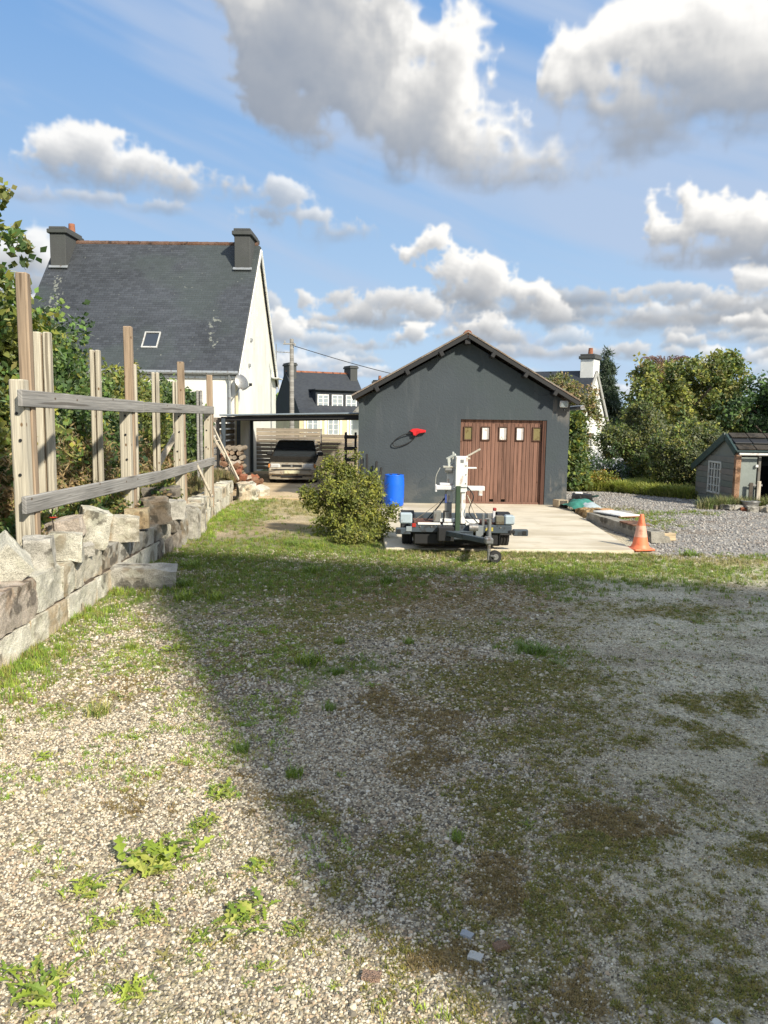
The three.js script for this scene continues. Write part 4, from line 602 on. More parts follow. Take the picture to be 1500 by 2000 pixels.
// ---- firewood and bricks at the carport's left
{
  const t = thing('brick_heap', 'heap of broken red bricks and stones left of the parked car', 'brick heap', -4.25, 0, 23.0);
  for (let i = 0; i < 46; i++) { const u = R(0, 1), y = R(0, 1) * (1 - u) * 0.95; const p = [mix(-0.5, 0.55, u) + R(-0.1, 0.1), y + 0.06, R(-0.9, 0.8)]; mesh('brick', rock(R(0.14, 0.26), R(0.09, 0.14), R(0.12, 0.2), 0.06, i, 0.2, 3).applyMatrix4(M4(...p, R(-0.5, 0.5), R(0, 3), R(-0.5, 0.5))), i % 3 === 0 ? M.clay : i % 3 === 1 ? M.granite[2] : stoneMat.red ?? (stoneMat.red = stoneMat(0.34, 0.19, 0.12)), t); }
  const w = thing('firewood_stack', 'stack of split firewood in the dark left of the parked car', 'firewood', -5.0, 0, 25.4);
  for (let r = 0; r < 8; r++) for (let k = 0; k < 4; k++) mesh('log', cyl(0.075, 0.085, 0.9, -0.25 + k * 0.17 + (r % 2) * 0.07, 0.09 + r * 0.15, 0, Math.PI / 2 + R(-0.05, 0.05), 0, R(-0.1, 0.1), 7), r % 2 ? M.slatWood : M.redWood, w);
  const s = thing('dark_shelf', 'black open shelf rack against the left wall of the garage', 'shelf', -1.0, 0, 22.6); for (const x of [-0.14, 0.14]) for (const z of [-0.2, 0.2]) mesh('leg', box(0.05, 1.75, 0.05, x, 0.88, z), M.black, s); for (let i = 0; i < 5; i++) mesh('shelf_board', box(0.36, 0.09, 0.46, 0, 0.3 + i * 0.33, 0, 0.006), M.black, s);
  const rc = thing('red_canister', 'small red canister standing beside the dark shelf', 'canister', -1.1, 0, 21.9); mesh('body', cyl(0.09, 0.09, 0.8, 0, 0.4, 0), paint(0.36, 0.03, 0.03), rc); mesh('valve', cyl(0.03, 0.05, 0.14, 0, 0.86, 0), M.black, rc);
  const pr = thing('pipe_bundle', 'dark pipes leaning on the left corner of the garage wall', 'pipes', -0.3, 0, 19.35); for (const [x, h, l] of [[-0.22, 1.3, 0.06], [-0.12, 1.42, 0.03], [0.0, 1.22, -0.1], [0.1, 1.05, -0.12]]) mesh('pipe', bar([x, 0.02, 0.12], [x - l, h * 0.9, -0.02 + 0.01], 0.06, 0.06, 0.015), M.black, pr);
}
// ---- the parked hatchback
{
  const t = thing('parked_car', 'old beige hatchback car parked nose out under the carport', 'car', -3.02, 0, 25.15, 0.03);
  const body = paint(0.4, 0.35, 0.27, 0.3, 0.25);
  const side = [[0.0, 0.2], [0.0, 0.52], [-0.06, 0.66], [-0.95, 0.84], [-1.02, 0.86], [-3.6, 0.92], [-3.75, 0.85], [-3.78, 0.3], [-3.7, 0.2], [-3.3, 0.18], [-0.3, 0.17]];
  const shape = (o, w, bev, taper) => { const s = new THREE.Shape(o.map(([z, y]) => new THREE.Vector2(z, y))); let g = plain(new THREE.ExtrudeGeometry(s, { depth: w, steps: 8, bevelEnabled: true, bevelSize: bev, bevelThickness: bev * 1.6, bevelSegments: 3 })).rotateY(-Math.PI / 2).translate(w / 2, 0, 0); const p = g.attributes.position; for (let i = 0; i < p.count; i++) { const x = p.getX(i), y = p.getY(i), z = p.getZ(i); p.setXYZ(i, x * (1 - taper * Math.max(0, y - 0.85) * 0.9) * (1 - 0.06 * sstep(-0.5, 0.05, z)), y, z - 0.12 * Math.pow(Math.abs(x) / 0.85, 3) * sstep(-0.8, 0, z)); } g.computeVertexNormals(); return faceUVkeep(g); };
  // outline axis 0 is metres towards the nose: rotateY(-90) maps it to +z
  const dark = paint(0.055, 0.05, 0.045, 0.2, 0.3);  // near-black paint puts carport shade and its reflection onto the beige car
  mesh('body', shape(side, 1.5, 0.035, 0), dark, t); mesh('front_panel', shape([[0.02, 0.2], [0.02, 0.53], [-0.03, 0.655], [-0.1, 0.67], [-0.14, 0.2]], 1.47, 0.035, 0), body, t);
  mesh('cabin', shape([[-0.92, 0.86], [-1.6, 1.3], [-1.8, 1.34], [-3.0, 1.33], [-3.6, 0.92]], 1.36, 0.03, 0.28), M.glass, t);
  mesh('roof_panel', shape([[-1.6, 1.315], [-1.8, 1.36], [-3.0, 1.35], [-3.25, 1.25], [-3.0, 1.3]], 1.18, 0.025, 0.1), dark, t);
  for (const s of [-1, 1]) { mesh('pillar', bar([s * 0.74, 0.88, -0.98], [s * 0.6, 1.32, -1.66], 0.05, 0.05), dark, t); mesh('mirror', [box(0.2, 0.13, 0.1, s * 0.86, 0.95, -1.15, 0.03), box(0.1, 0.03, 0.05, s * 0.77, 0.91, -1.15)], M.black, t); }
  mesh('grille', box(0.66, 0.085, 0.05, 0, 0.6, 0.02, 0.01), M.black, t);
  const badge = mesh('badge', cyl(0.035, 0.035, 0.02, 0, 0.6, 0.05, Math.PI / 2), M.steel, t);
  for (const s of [-1, 1]) { const h = mesh('headlight', box(0.32, 0.14, 0.08, s * 0.54, 0.595, -0.015, 0.03, 0, s * 0.28), new THREE.MeshPhysicalMaterial({ color: rgb(0.6, 0.6, 0.58), roughness: 0.12, clearcoat: 1 }), t); mesh('indicator', box(0.06, 0.13, 0.1, s * 0.735, 0.59, -0.09, 0.02, 0, s * 0.6), paint(0.6, 0.22, 0.05, 0.3), t); mesh('fog_lamp', box(0.3, 0.09, 0.04, s * 0.5, 0.31, 0.035, 0.01, 0, s * 0.2), M.black, t); }
  mesh('bumper', shape([[0.1, 0.36], [0.1, 0.47], [0.05, 0.5], [-0.2, 0.5], [-0.2, 0.3], [0.04, 0.3]], 1.5, 0.03, 0), paint(0.44, 0.385, 0.3, 0.5), t); mesh('bumper_strip', box(1.3, 0.03, 0.02, 0, 0.49, 0.135, 0.005), M.black, t);
  mesh('lower_grille', box(0.7, 0.08, 0.06, 0, 0.26, 0.05, 0.01), M.black, t); mesh('number_plate', box(0.5, 0.1, 0.014, 0.02, 0.41, 0.152, 0.003), paint(0.66, 0.62, 0.42, 0.4), t);
  for (const s of [-1, 1]) for (const z of [-0.75, -3.1]) { const w = mesh('wheel', cyl(0.29, 0.29, 0.18, s * 0.7, 0.29, z, 0, 0, Math.PI / 2, 20), M.rubber, t); mesh('rim', cyl(0.18, 0.17, 0.19, s * 0.705, 0.29, z, 0, 0, Math.PI / 2, 16), M.steel, w); }
  mesh('wiper', [bar([-0.5, 0.9, -0.94], [0.05, 0.97, -1.05], 0.015, 0.015), bar([0.05, 0.9, -0.94], [0.55, 0.97, -1.05], 0.015, 0.015)], M.black, t);
}
// ---- blue drum
{
  const t = thing('blue_drum', 'bright blue plastic drum beside the grey garage wall', 'barrel', 0.24, 0.045, 18.75);
  const mat = new THREE.MeshPhysicalMaterial({ color: rgb(0.005, 0.12, 0.68), roughness: 0.38, clearcoat: 0.2, side: THREE.DoubleSide });
  const prof = [[0, 0], [0.2, 0], [0.225, 0.02], [0.235, 0.06], [0.24, 0.22], [0.246, 0.235], [0.24, 0.25], [0.243, 0.5], [0.25, 0.515], [0.243, 0.53], [0.238, 0.68], [0.225, 0.735], [0.232, 0.745], [0.232, 0.765], [0.2, 0.77], [0.19, 0.75], [0, 0.75]];
  mesh('drum_body', faceUVkeep(plain(new THREE.LatheGeometry(prof.map((p) => new THREE.Vector2(...p)), 36))), mat, t);
  for (const x of [-0.09, 0.1]) mesh('bung', cyl(0.035, 0.035, 0.025, x, 0.762, 0), M.black, t); mesh('tap_stub', cyl(0.03, 0.03, 0.08, -0.08, 0.18, 0.25, Math.PI / 2), mat, t);
}
// ---- red bracket with the cable loop on the garage wall
{
  const t = thing('hose_bracket', 'red wall bracket holding a loop of black cable on the garage', 'bracket', 0.78, 1.84, 19.5);
  const red = paint(0.6, 0.02, 0.025, 0.35);
  mesh('holder', [prism([[-0.16, 0.02], [-0.1, 0.06], [0.02, 0.07], [0.22, 0.035], [0.22, 0.0], [0.05, -0.03], [-0.02, -0.09], [-0.07, -0.08], [-0.09, -0.01]], 0.1, 0.012)], red, t);
  const pts = []; for (let i = 0; i < 22; i++) { const a = i / 22 * Math.PI * 2, u = Math.cos(a) * 0.3, v = Math.sin(a) * 0.125; pts.push([-0.3 + u * 0.94 - v * 0.25, -0.2 + u * 0.42 + v * 0.92, 0.06 + 0.02 * Math.sin(a)]); }
  mesh('cable_loop', tube(pts, 0.013, 60, 6, true), M.black, t);
}
// ---- the trailer with the white mast
{
  const t = thing('mast_trailer', 'dark steel trailer with a white folded mast on the concrete apron', 'trailer', 1.18, 0, 12.75);
  const F = 0.5, d = M.blueGrey, wp = M.whitePaint;
  mesh('chassis_beam', box(1.62, 0.13, 0.1, 0.05, 0.41, F, 0.01), d, t); mesh('chassis_beam', box(1.7, 0.12, 0.1, 0, 0.41, -1.1, 0.01), d, t);
  for (const x of [-0.72, 0.78]) mesh('side_beam', box(0.1, 0.12, 1.5, x, 0.4, -0.3, 0.01), d, t);
  for (const x of [-0.28, 0.3]) mesh('side_beam', box(0.07, 0.1, 1.5, x, 0.38, -0.3, 0.01), M.black, t);
  for (const s of [-1, 1]) { const x = s < 0 ? -0.78 : 0.84; mesh('outrigger', [box(0.24, 0.1, 0.1, s < 0 ? -0.87 : 1.0, 0.36, F + 0.01, 0.01)], d, t); mesh('outrigger_mouth', box(0.062, 0.062, 0.012, s < 0 ? -0.94 : 1.06, 0.36, F + 0.062, 0.003), M.black, t);
    const w = mesh('wheel', cyl(0.27, 0.27, 0.17, x, 0.27, -0.32, 0, 0, Math.PI / 2, 24), M.rubber, t); mesh('rim', cyl(0.15, 0.15, 0.18, x, 0.27, -0.32, 0, 0, Math.PI / 2, 18), M.steel, w); for (const k of [-0.05, 0, 0.05]) mesh('tread', plain(new THREE.TorusGeometry(0.27, 0.012, 5, 28)).rotateY(Math.PI / 2).translate(x + k, 0.27, -0.32), M.rubber, w);
    const g = []; for (let i = 0; i < 7; i++) { const a0 = -0.1 + i / 7 * 3.34, a1 = -0.1 + (i + 1) / 7 * 3.34; g.push(bar([x, 0.27 + Math.sin(a0) * 0.32, -0.32 + Math.cos(a0) * 0.32], [x, 0.27 + Math.sin(a1) * 0.32, -0.32 + Math.cos(a1) * 0.32], 0.22, 0.02)); } mesh('mudguard', g, M.black, t); }
  const lb = paint(0.42, 0.5, 0.55, 0.4);
  mesh('lamp_box', box(0.2, 0.17, 0.16, -0.83, 0.565, F - 0.02, 0.02), lb, t); mesh('lamp_box', box(0.16, 0.15, 0.16, 0.82, 0.56, F - 0.02, 0.02), lb, t); mesh('battery_box', box(0.13, 0.14, 0.16, 0.665, 0.555, F - 0.03, 0.01), paint(0.16, 0.15, 0.11), t);
  const tl = box(0.09, 0.08, 0.02, -0.78, 0.4, F + 0.06, 0.005); mesh('lamp', tl, M.pane, t); mesh('lamp', box(0.09, 0.05, 0.02, 0.86, 0.375, F + 0.065, 0.005), M.black, t);
  mesh('deck_board', box(1.45, 0.035, 0.2, 0.02, 0.495, F - 0.12, 0.006), wood(0.13, 0.06, 0.045), t); mesh('deck_board', box(1.45, 0.035, 0.2, 0.02, 0.495, F - 0.34, 0.006), wood(0.16, 0.08, 0.055), t);
  for (const [x, w] of [[-0.46, 0.36], [-0.14, 0.2], [0.2, 0.16]]) mesh('step_plate', box(w, 0.035, 0.05, x, 0.486, F + 0.04, 0.004), wp, t);
  // mast: green post, white post, white column blocks, cross arms
  mesh('mast_foot', [box(0.34, 0.12, 0.16, 0.06, 0.31, F + 0.1, 0.015), box(0.34, 0.02, 0.18, 0.06, 0.38, F + 0.1, 0.004)], d, t);
  mesh('green_post', box(0.075, 0.72, 0.075, -0.015, 0.74, F + 0.08, 0.008), M.greenSteel, t);
  mesh('white_post', box(0.07, 0.6, 0.07, 0.075, 0.79, F + 0.02, 0.006), wp, t); mesh('rear_post', box(0.11, 0.55, 0.08, -0.15, 0.78, F - 0.1, 0.006), M.steel, t); mesh('blue_band', box(0.12, 0.14, 0.09, -0.15, 0.88, F - 0.098, 0.004), paint(0.06, 0.1, 0.34), t);
  mesh('base_rail', box(0.3, 0.05, 0.12, -0.14, 0.54, F - 0.02, 0.006), wp, t); mesh('base_rail', box(0.28, 0.05, 0.12, 0.2, 0.53, F - 0.02, 0.006), wp, t);
  const col = mesh('column', box(0.19, 0.49, 0.15, 0.03, 1.32, F + 0.03, 0.01), wp, t); mesh('badge', box(0.05, 0.05, 0.006, 0.035, 1.49, F + 0.108, 0.002), M.steel, col); mesh('column_gusset', prism([[-0.12, 0], [0.14, 0], [0.08, -0.08], [-0.04, -0.08]], 0.1).translate(0.03, 1.08, F - 0.02), wp, col);
  mesh('rear_column', box(0.1, 0.62, 0.09, -0.13, 1.13, F - 0.09, 0.008), paint(0.66, 0.66, 0.63), t);
  mesh('cross_arm', box(0.28, 0.075, 0.09, 0.265, 1.06, F + 0.04, 0.008), wp, t); mesh('cross_arm', [box(0.3, 0.07, 0.09, -0.215, 1.06, F - 0.02, 0.008), box(0.2, 0.035, 0.12, -0.2, 1.115, F - 0.06, 0.006), box(0.03, 0.12, 0.08, -0.36, 1.05, F - 0.02, 0.006)], paint(0.7, 0.69, 0.7), t); mesh('arm_tab', box(0.06, 0.09, 0.05, 0.34, 0.99, F + 0.06, 0.006), wp, t);
  mesh('upper_arm', box(0.19, 0.035, 0.14, -0.165, 1.39, F - 0.03, 0.008), paint(0.45, 0.45, 0.4), t); mesh('upper_arm', box(0.15, 0.025, 0.07, 0.2, 1.38, F, 0.006), wp, t); mesh('pulley', cyl(0.06, 0.06, 0.12, -0.16, 1.35, F - 0.03, 0, 0, Math.PI / 2), M.steel, t);
  mesh('top_bracket', [bar([-0.2, 1.51, F - 0.05], [-0.06, 1.59, F], 0.04, 0.04), bar([-0.1, 1.63, F - 0.02], [-0.1, 1.43, F - 0.02], 0.03, 0.03), bar([-0.17, 1.53, F - 0.02], [-0.15, 1.39, F - 0.02], 0.05, 0.03)], paint(0.5, 0.52, 0.48), t);
  mesh('crank_arm', [bar([0.1, 1.55, F], [0.33, 1.68, F - 0.02], 0.028, 0.028), bar([0.09, 1.53, F], [0.17, 1.53, F], 0.05, 0.03)], paint(0.5, 0.46, 0.38), t);
  mesh('loose_wire', tube([[-0.3, 1.38, F], [-0.36, 1.25, F], [-0.37, 1.1, F - 0.02]], 0.006, 10, 5), paint(0.5, 0.5, 0.45), t);
  // stay cables, winch, tongue with jockey wheel
  for (const [a, b, r, m] of [[[-0.18, 0.92, F - 0.1], [-0.52, 0.5, F - 0.1], 0.012, M.black], [[-0.2, 0.9, F - 0.1], [-0.7, 0.5, F - 0.2], 0.005, M.slatWood], [[0.14, 0.95, F], [0.35, 0.5, F - 0.1], 0.011, M.paleWood], [[0.14, 0.92, F], [0.6, 0.55, F - 0.2], 0.006, M.slatWood]]) mesh('stay_cable', tube([a, [(a[0] + b[0]) / 2, (a[1] + b[1]) / 2 - 0.015, (a[2] + b[2]) / 2], b], r, 10, 6), m, t);
  mesh('winch_housing', box(0.26, 0.24, 0.22, -0.2, 0.34, F + 0.1, 0.02), M.black, t); mesh('winch_drum', cyl(0.07, 0.07, 0.14, 0.24, 0.44, F + 0.12, 0, 0, Math.PI / 2), M.steel, t); mesh('winch_plate', box(0.12, 0.26, 0.03, 0.33, 0.35, F + 0.16, 0.008), paint(0.22, 0.24, 0.25), t); mesh('crank_handle', [bar([-0.23, 0.5, F + 0.05], [-0.23, 0.7, F + 0.05], 0.022, 0.022), bar([-0.23, 0.69, F + 0.05], [-0.15, 0.69, F + 0.05], 0.022, 0.022)], M.black, t);
  for (const x of [-0.6, -0.42, -0.1, 0.2, 0.45, 0.68]) mesh('bolt', cyl(0.014, 0.014, 0.014, x, 0.44, F + 0.055, Math.PI / 2, 0, 0, 6), M.steel, t); for (const y of [1.14, 1.28, 1.42]) mesh('bolt', cyl(0.01, 0.01, 0.012, 0.1, y, F + 0.108, Math.PI / 2, 0, 0, 6), M.steel, t);
  mesh('reflector', box(0.06, 0.06, 0.012, -0.7, 0.46, F + 0.056, 0.003), paint(0.45, 0.04, 0.03, 0.25), t); mesh('warning_plate', box(0.12, 0.06, 0.006, 0.5, 0.41, F + 0.054, 0.001), paint(0.5, 0.42, 0.08), t); mesh('hydraulic_hose', tube([[0.12, 1.1, F + 0.08], [0.22, 0.95, F + 0.14], [0.16, 0.7, F + 0.14], [0.3, 0.52, F + 0.12]], 0.009, 18, 6), M.black, t); mesh('control_box', box(0.13, 0.18, 0.09, -0.33, 0.6, F - 0.02, 0.012), paint(0.2, 0.2, 0.19), t);
  mesh('axle', bar([-0.78, 0.27, -0.32], [0.84, 0.27, -0.32], 0.08, 0.08), M.black, t); mesh('under_shade_box', box(1.4, 0.24, 0.9, 0.02, 0.22, -0.15, 0.02), M.black, t); mesh('battery_tray', box(0.5, 0.2, 0.2, -0.45, 0.24, F - 0.1, 0.02), M.black, t); mesh('spring_hanger', box(0.2, 0.22, 0.2, 0.55, 0.25, F - 0.1, 0.02), M.black, t);  // the large black box is added to stand for shadow beneath the trailer
  mesh('tongue', bar([-0.3, 0.36, F], [0.34, 0.36, F + 0.95], 0.07, 0.08), d, t); mesh('tongue', bar([0.5, 0.36, F], [0.38, 0.36, F + 0.95], 0.07, 0.08), d, t); mesh('hitch', [box(0.12, 0.1, 0.2, 0.36, 0.38, F + 1.02, 0.02)], M.steel, t);
  mesh('jockey_tube', [cyl(0.03, 0.03, 0.5, 0.4, 0.42, F + 0.78), cyl(0.022, 0.022, 0.3, 0.4, 0.2, F + 0.78), bar([0.4, 0.67, F + 0.78], [0.33, 0.67, F + 0.82], 0.02, 0.02)], M.steel, t); const jw = mesh('jockey_wheel', cyl(0.095, 0.095, 0.06, 0.5, 0.095, F + 0.76, Math.PI / 2, 0.25, 0, 20), M.rubber, t); mesh('hub', cyl(0.045, 0.045, 0.07, 0.5, 0.095, F + 0.76, Math.PI / 2, 0.25, 0, 14), M.steel, jw); mesh('jockey_fork', bar([0.4, 0.12, F + 0.78], [0.5, 0.1, F + 0.83], 0.03, 0.03), M.steel, t);
  mesh('marker_stake', [box(0.04, 0.2, 0.04, 0.58, 0.6, F - 0.05, 0.005)], paint(0.6, 0.6, 0.62), t); mesh('marker_cap', box(0.055, 0.05, 0.055, 0.59, 0.72, F - 0.05, 0.01), paint(0.3, 0.03, 0.03), t); mesh('cable_clamp', [box(0.07, 0.16, 0.07, 0.5, 0.58, F, 0.01), box(0.04, 0.22, 0.05, 0.4, 0.55, F + 0.03, 0.01)], M.steel, t);
}
// ---- traffic cone
{
  const t = thing('traffic_cone', 'faded orange traffic cone at the corner of the concrete slab', 'traffic cone', 4.33, 0.008, 12.9, 0.2);
  const o = std({ map: rustMap, color: rgb(0.85, 0.22, 0.1), roughness: 0.5 });
  mesh('base', box(0.36, 0.035, 0.36, 0, 0.018, 0, 0.012), o, t);
  mesh('cone_body', faceUVkeep(plain(new THREE.LatheGeometry([[0.165, 0.036], [0.15, 0.06], [0.13, 0.1], [0.034, 0.585], [0.03, 0.6], [0.02, 0.602], [0.018, 0.59], [0.02, 0.5]].map((p) => new THREE.Vector2(...p)), 28))), o, t);
  mesh('pale_band', faceUVkeep(plain(new THREE.LatheGeometry([[0.1085, 0.22], [0.071, 0.41]].map((p) => new THREE.Vector2(...p)), 28))), paint(0.8, 0.42, 0.3, 0.45), t);
}
// ---- clutter along the slab's right edge
{
  const B = (name, label, cat, x, y, z, turn, parts) => { const t = thing(name, label, cat, x, y, z, turn); for (const [n, g, m] of parts) mesh(n, g, m, t); return t; };
  B('concrete_beam', 'long grey concrete beam lying along the slab edge behind the cone', 'beam', 4.72, 0, 15.2, 0.13, [['beam', rock(0.26, 0.2, 3.0, 0.03, 3, 0.08, 8).translate(0, 0.1, 0), stoneMat(0.42, 0.4, 0.36)], ['end_chip', rock(0.16, 0.1, 0.2, 0.1, 5, 0.3, 4).translate(0.16, 0.05, 1.4), stoneMat(0.36, 0.34, 0.3)]]);
  B('white_board', 'white board lying on the far end of the concrete beam', 'board', 4.85, 0.215, 16.2, 0.4, [['board', box(0.5, 0.03, 0.9, 0.05, 0.02, 0), M.whitePaint], ['batten', box(0.08, 0.04, 0.5, -0.2, -0.015, 0.1), M.black]]);
  B('tan_plank', 'tan notched plank lying beside the traffic cone', 'plank', 4.95, 0, 13.95, -0.1, [['plank', box(0.75, 0.14, 0.16, 0, 0.075, 0, 0.008, 0, 0.35), wood(0.62, 0.5, 0.33, true)], ...[0, 1, 2, 3].map((i) => ['notch', box(0.05, 0.012, 0.05, -0.2 + i * 0.14, 0.15, 0.07 - i * 0.05, 0.003, 0, 0.35), M.darkWood])]);
  B('red_tile_slab', 'flat reddish board on the concrete beam behind the cone', 'board', 4.8, 0.2, 14.7, 0.15, [['board', box(0.34, 0.03, 0.6, 0, 0.02, 0), stoneMat(0.36, 0.2, 0.14)], ['strip', box(0.05, 0.03, 0.6, 0.2, 0.02, 0), M.greyWood]]);
  B('wood_block', 'short square timber block at the right corner of the garage', 'block', 4.35, 0.045, 19.0, 0.3, [['block', box(0.26, 0.19, 0.3, 0, 0.095, 0), wood(0.5, 0.42, 0.3)], ['end_grain', box(0.2, 0.17, 0.01, 0, 0.095, 0.153, 0.002), M.darkWood]]);
  B('orange_block', 'sawn orange timber block beside the slab right of the garage', 'block', 5.0, 0, 17.4, 0.2, [['block', box(0.3, 0.2, 0.24, 0, 0.1, 0), wood(0.6, 0.35, 0.17)], ['bark_side', box(0.02, 0.19, 0.24, -0.16, 0.1, 0, 0.004), M.redWood]]);
  B('tan_sack', 'slumped tan sack between green sheet and orange block', 'sack', 4.72, 0, 17.6, 0.3, [['sack', rock(0.5, 0.18, 0.5, 0.2, 8, 0.33, 8).translate(0, 0.08, 0), stoneMat(0.55, 0.4, 0.22)], ['tie', cyl(0.03, 0.04, 0.06, 0.24, 0.1, 0.1, 0, 0, 1.2), M.redWood]]);
  B('red_plank', 'low red painted plank lying right of the orange block', 'plank', 5.45, 0, 17.5, 0.1, [['plank', box(0.62, 0.06, 0.2, 0, 0.05, 0.1), wood(0.48, 0.17, 0.08, true)], ['plank', box(0.6, 0.05, 0.3, -0.1, 0.1, -0.12, 0.006, 0, 0.2), M.greyWood]]);
  const tarp = new THREE.PlaneGeometry(1, 1, 26, 18), p = tarp.attributes.position; for (let i = 0; i < p.count; i++) { const u = p.getX(i), v = p.getY(i); p.setXYZ(i, u * 0.75, 0.05 + 0.24 * Math.exp(-((u * 2.2) ** 2 + (v * 2.2) ** 2)) + 0.14 * (fbm(u * 5, v * 5, 3) - 0.4), v * 0.9); } tarp.computeVertexNormals();
  const tp = B('crumpled_tarpaulin', 'crumpled green and pale tarpaulin by the right corner of the garage', 'tarpaulin', 4.75, 0.02, 18.5, 0.2, [['sheet', plain(tarp), std({ color: rgb(0.05, 0.22, 0.17), roughness: 0.45 })], ['pale_fold', put(plain(tarp), 0.12, 0.01, 0.5, 0.08, 0.7, 0), std({ color: rgb(0.34, 0.4, 0.43), roughness: 0.5 })]]);
  tp.children[1].geometry.scale(0.7, 0.8, 0.6);
  B('black_mower', 'black garden machine with white lid right of the garage', 'mower', 5.05, 0, 19.7, -0.3, [['body', rock(0.5, 0.24, 0.42, 0.06, 4, 0.3, 6).translate(0, 0.2, 0), M.black], ['lid', box(0.2, 0.05, 0.18, -0.08, 0.34, 0.02, 0.02), M.whitePaint], ['wheel', cyl(0.1, 0.1, 0.06, 0.27, 0.1, 0.16, 0, 0, Math.PI / 2, 16), M.rubber], ['wheel', cyl(0.1, 0.1, 0.06, -0.27, 0.1, 0.16, 0, 0, Math.PI / 2, 16), M.rubber], ['handle', bar([0.16, 0.25, 0.05], [0.42, 0.3, 0.1], 0.05, 0.05), paint(0.05, 0.1, 0.09)]]);
  for (let i = 0; i < 26; i++) { const u = i / 25, o = mesh('rubble_stone', rock(R(0.12, 0.34), R(0.08, 0.2), R(0.12, 0.26), 0.1, i * 3.1, 0.3, 4), pick([M.granite[0], M.granite[1], M.darkStone[1], M.clay])); o.position.set(mix(8.35, 11.4, u) + R(-0.1, 0.1), R(0.02, 0.08), -(mix(19.8, 19.15, Math.min(1, u * 3)) + R(-0.25, 0.15))); o.rotation.y = R(0, 6); tag(o, 'small rubble stone lying in front of the green shed', 'stone', 'rubble stones along the front of the shed'); }
}
// stones that stand out of the gravel
for (const [x, z, s, m, l] of [[0.37, 2.97, 0.035, paint(0.36, 0.38, 0.4, 0.85), 'pale bluish stone in the shaded gravel, the farther'], [0.39, 2.84, 0.04, paint(0.52, 0.51, 0.47, 0.85), 'flat white stone in the shaded gravel, foreground'], [0.5, 2.9, 0.045, stoneMat(0.3, 0.19, 0.13), 'flat reddish stone beside the white stone in gravel'], [-0.02, 2.74, 0.05, stoneMat(0.3, 0.2, 0.15), 'brown flat stone at the edge of the shade'], [1.21, 2.51, 0.03, paint(0.7, 0.7, 0.64, 0.8), 'small white stone at bottom right in the gravel']]) { const o = mesh('gravel_stone', rock(s * 1.4, s * 0.42, s, 0.12, x * 9, 0.6, 6), m); o.position.set(x, groundY(x, z) + s * 0.15, -z); o.rotation.y = x * 7; tag(o, l, 'stone'); }

// ---------------------------------------------------------------- vegetation
const leafMat = new THREE.MeshPhysicalMaterial({ color: 0xffffff, transmission: 0.45, thickness: 0, roughness: 0.85, side: THREE.DoubleSide });
const crownMat = leafMat.clone(); crownMat.vertexColors = true;
const grassMat = new THREE.MeshPhysicalMaterial({ color: 0xffffff, transmission: 0.3, thickness: 0, roughness: 0.85, side: THREE.DoubleSide });
function leafTri(pos, o, dir, nrm, len, wid) {                  // one folded leaf, two triangles
  const s = new THREE.Vector3().crossVectors(dir, nrm).normalize().multiplyScalar(wid / 2), tip = o.clone().addScaledVector(dir, len), mid = o.clone().addScaledVector(dir, len * 0.45).addScaledVector(nrm, -wid * 0.14);
  const a = mid.clone().add(s).addScaledVector(nrm, wid * 0.2), b = mid.clone().sub(s).addScaledVector(nrm, wid * 0.2);
  pos.push(o.x, o.y, o.z, a.x, a.y, a.z, tip.x, tip.y, tip.z, o.x, o.y, o.z, tip.x, tip.y, tip.z, b.x, b.y, b.z);
}
const rdir = () => { const z = R(-1, 1), a = R(0, 6.2832), q = Math.sqrt(1 - z * z); return new THREE.Vector3(q * Math.cos(a), z, q * Math.sin(a)); };
function leafCluster(n, len, wid, spread, droop = 0) { const pos = []; for (let i = 0; i < n; i++) { const o = rdir().multiplyScalar(spread * Math.cbrt(rnd())), d = rdir(); d.y -= droop; d.normalize(); const nn = rdir().add(new THREE.Vector3(0, 0.9, 0)).normalize(); leafTri(pos, o, d, nn, len * R(0.7, 1.25), wid * R(0.7, 1.2)); } return finish(pos); }
const CL = { broad: [0, 1, 2].map(() => leafCluster(9, 0.13, 0.085, 0.16)), fine: [0, 1, 2].map(() => leafCluster(10, 0.075, 0.04, 0.09)), ivy: [0, 1].map(() => leafCluster(9, 0.085, 0.07, 0.12)), needle: [0, 1].map(() => leafCluster(12, 0.2, 0.05, 0.16, 0.4)), big: [0, 1].map(() => leafCluster(10, 0.3, 0.2, 0.4)), dry: [0, 1].map(() => leafCluster(9, 0.1, 0.028, 0.12)) };
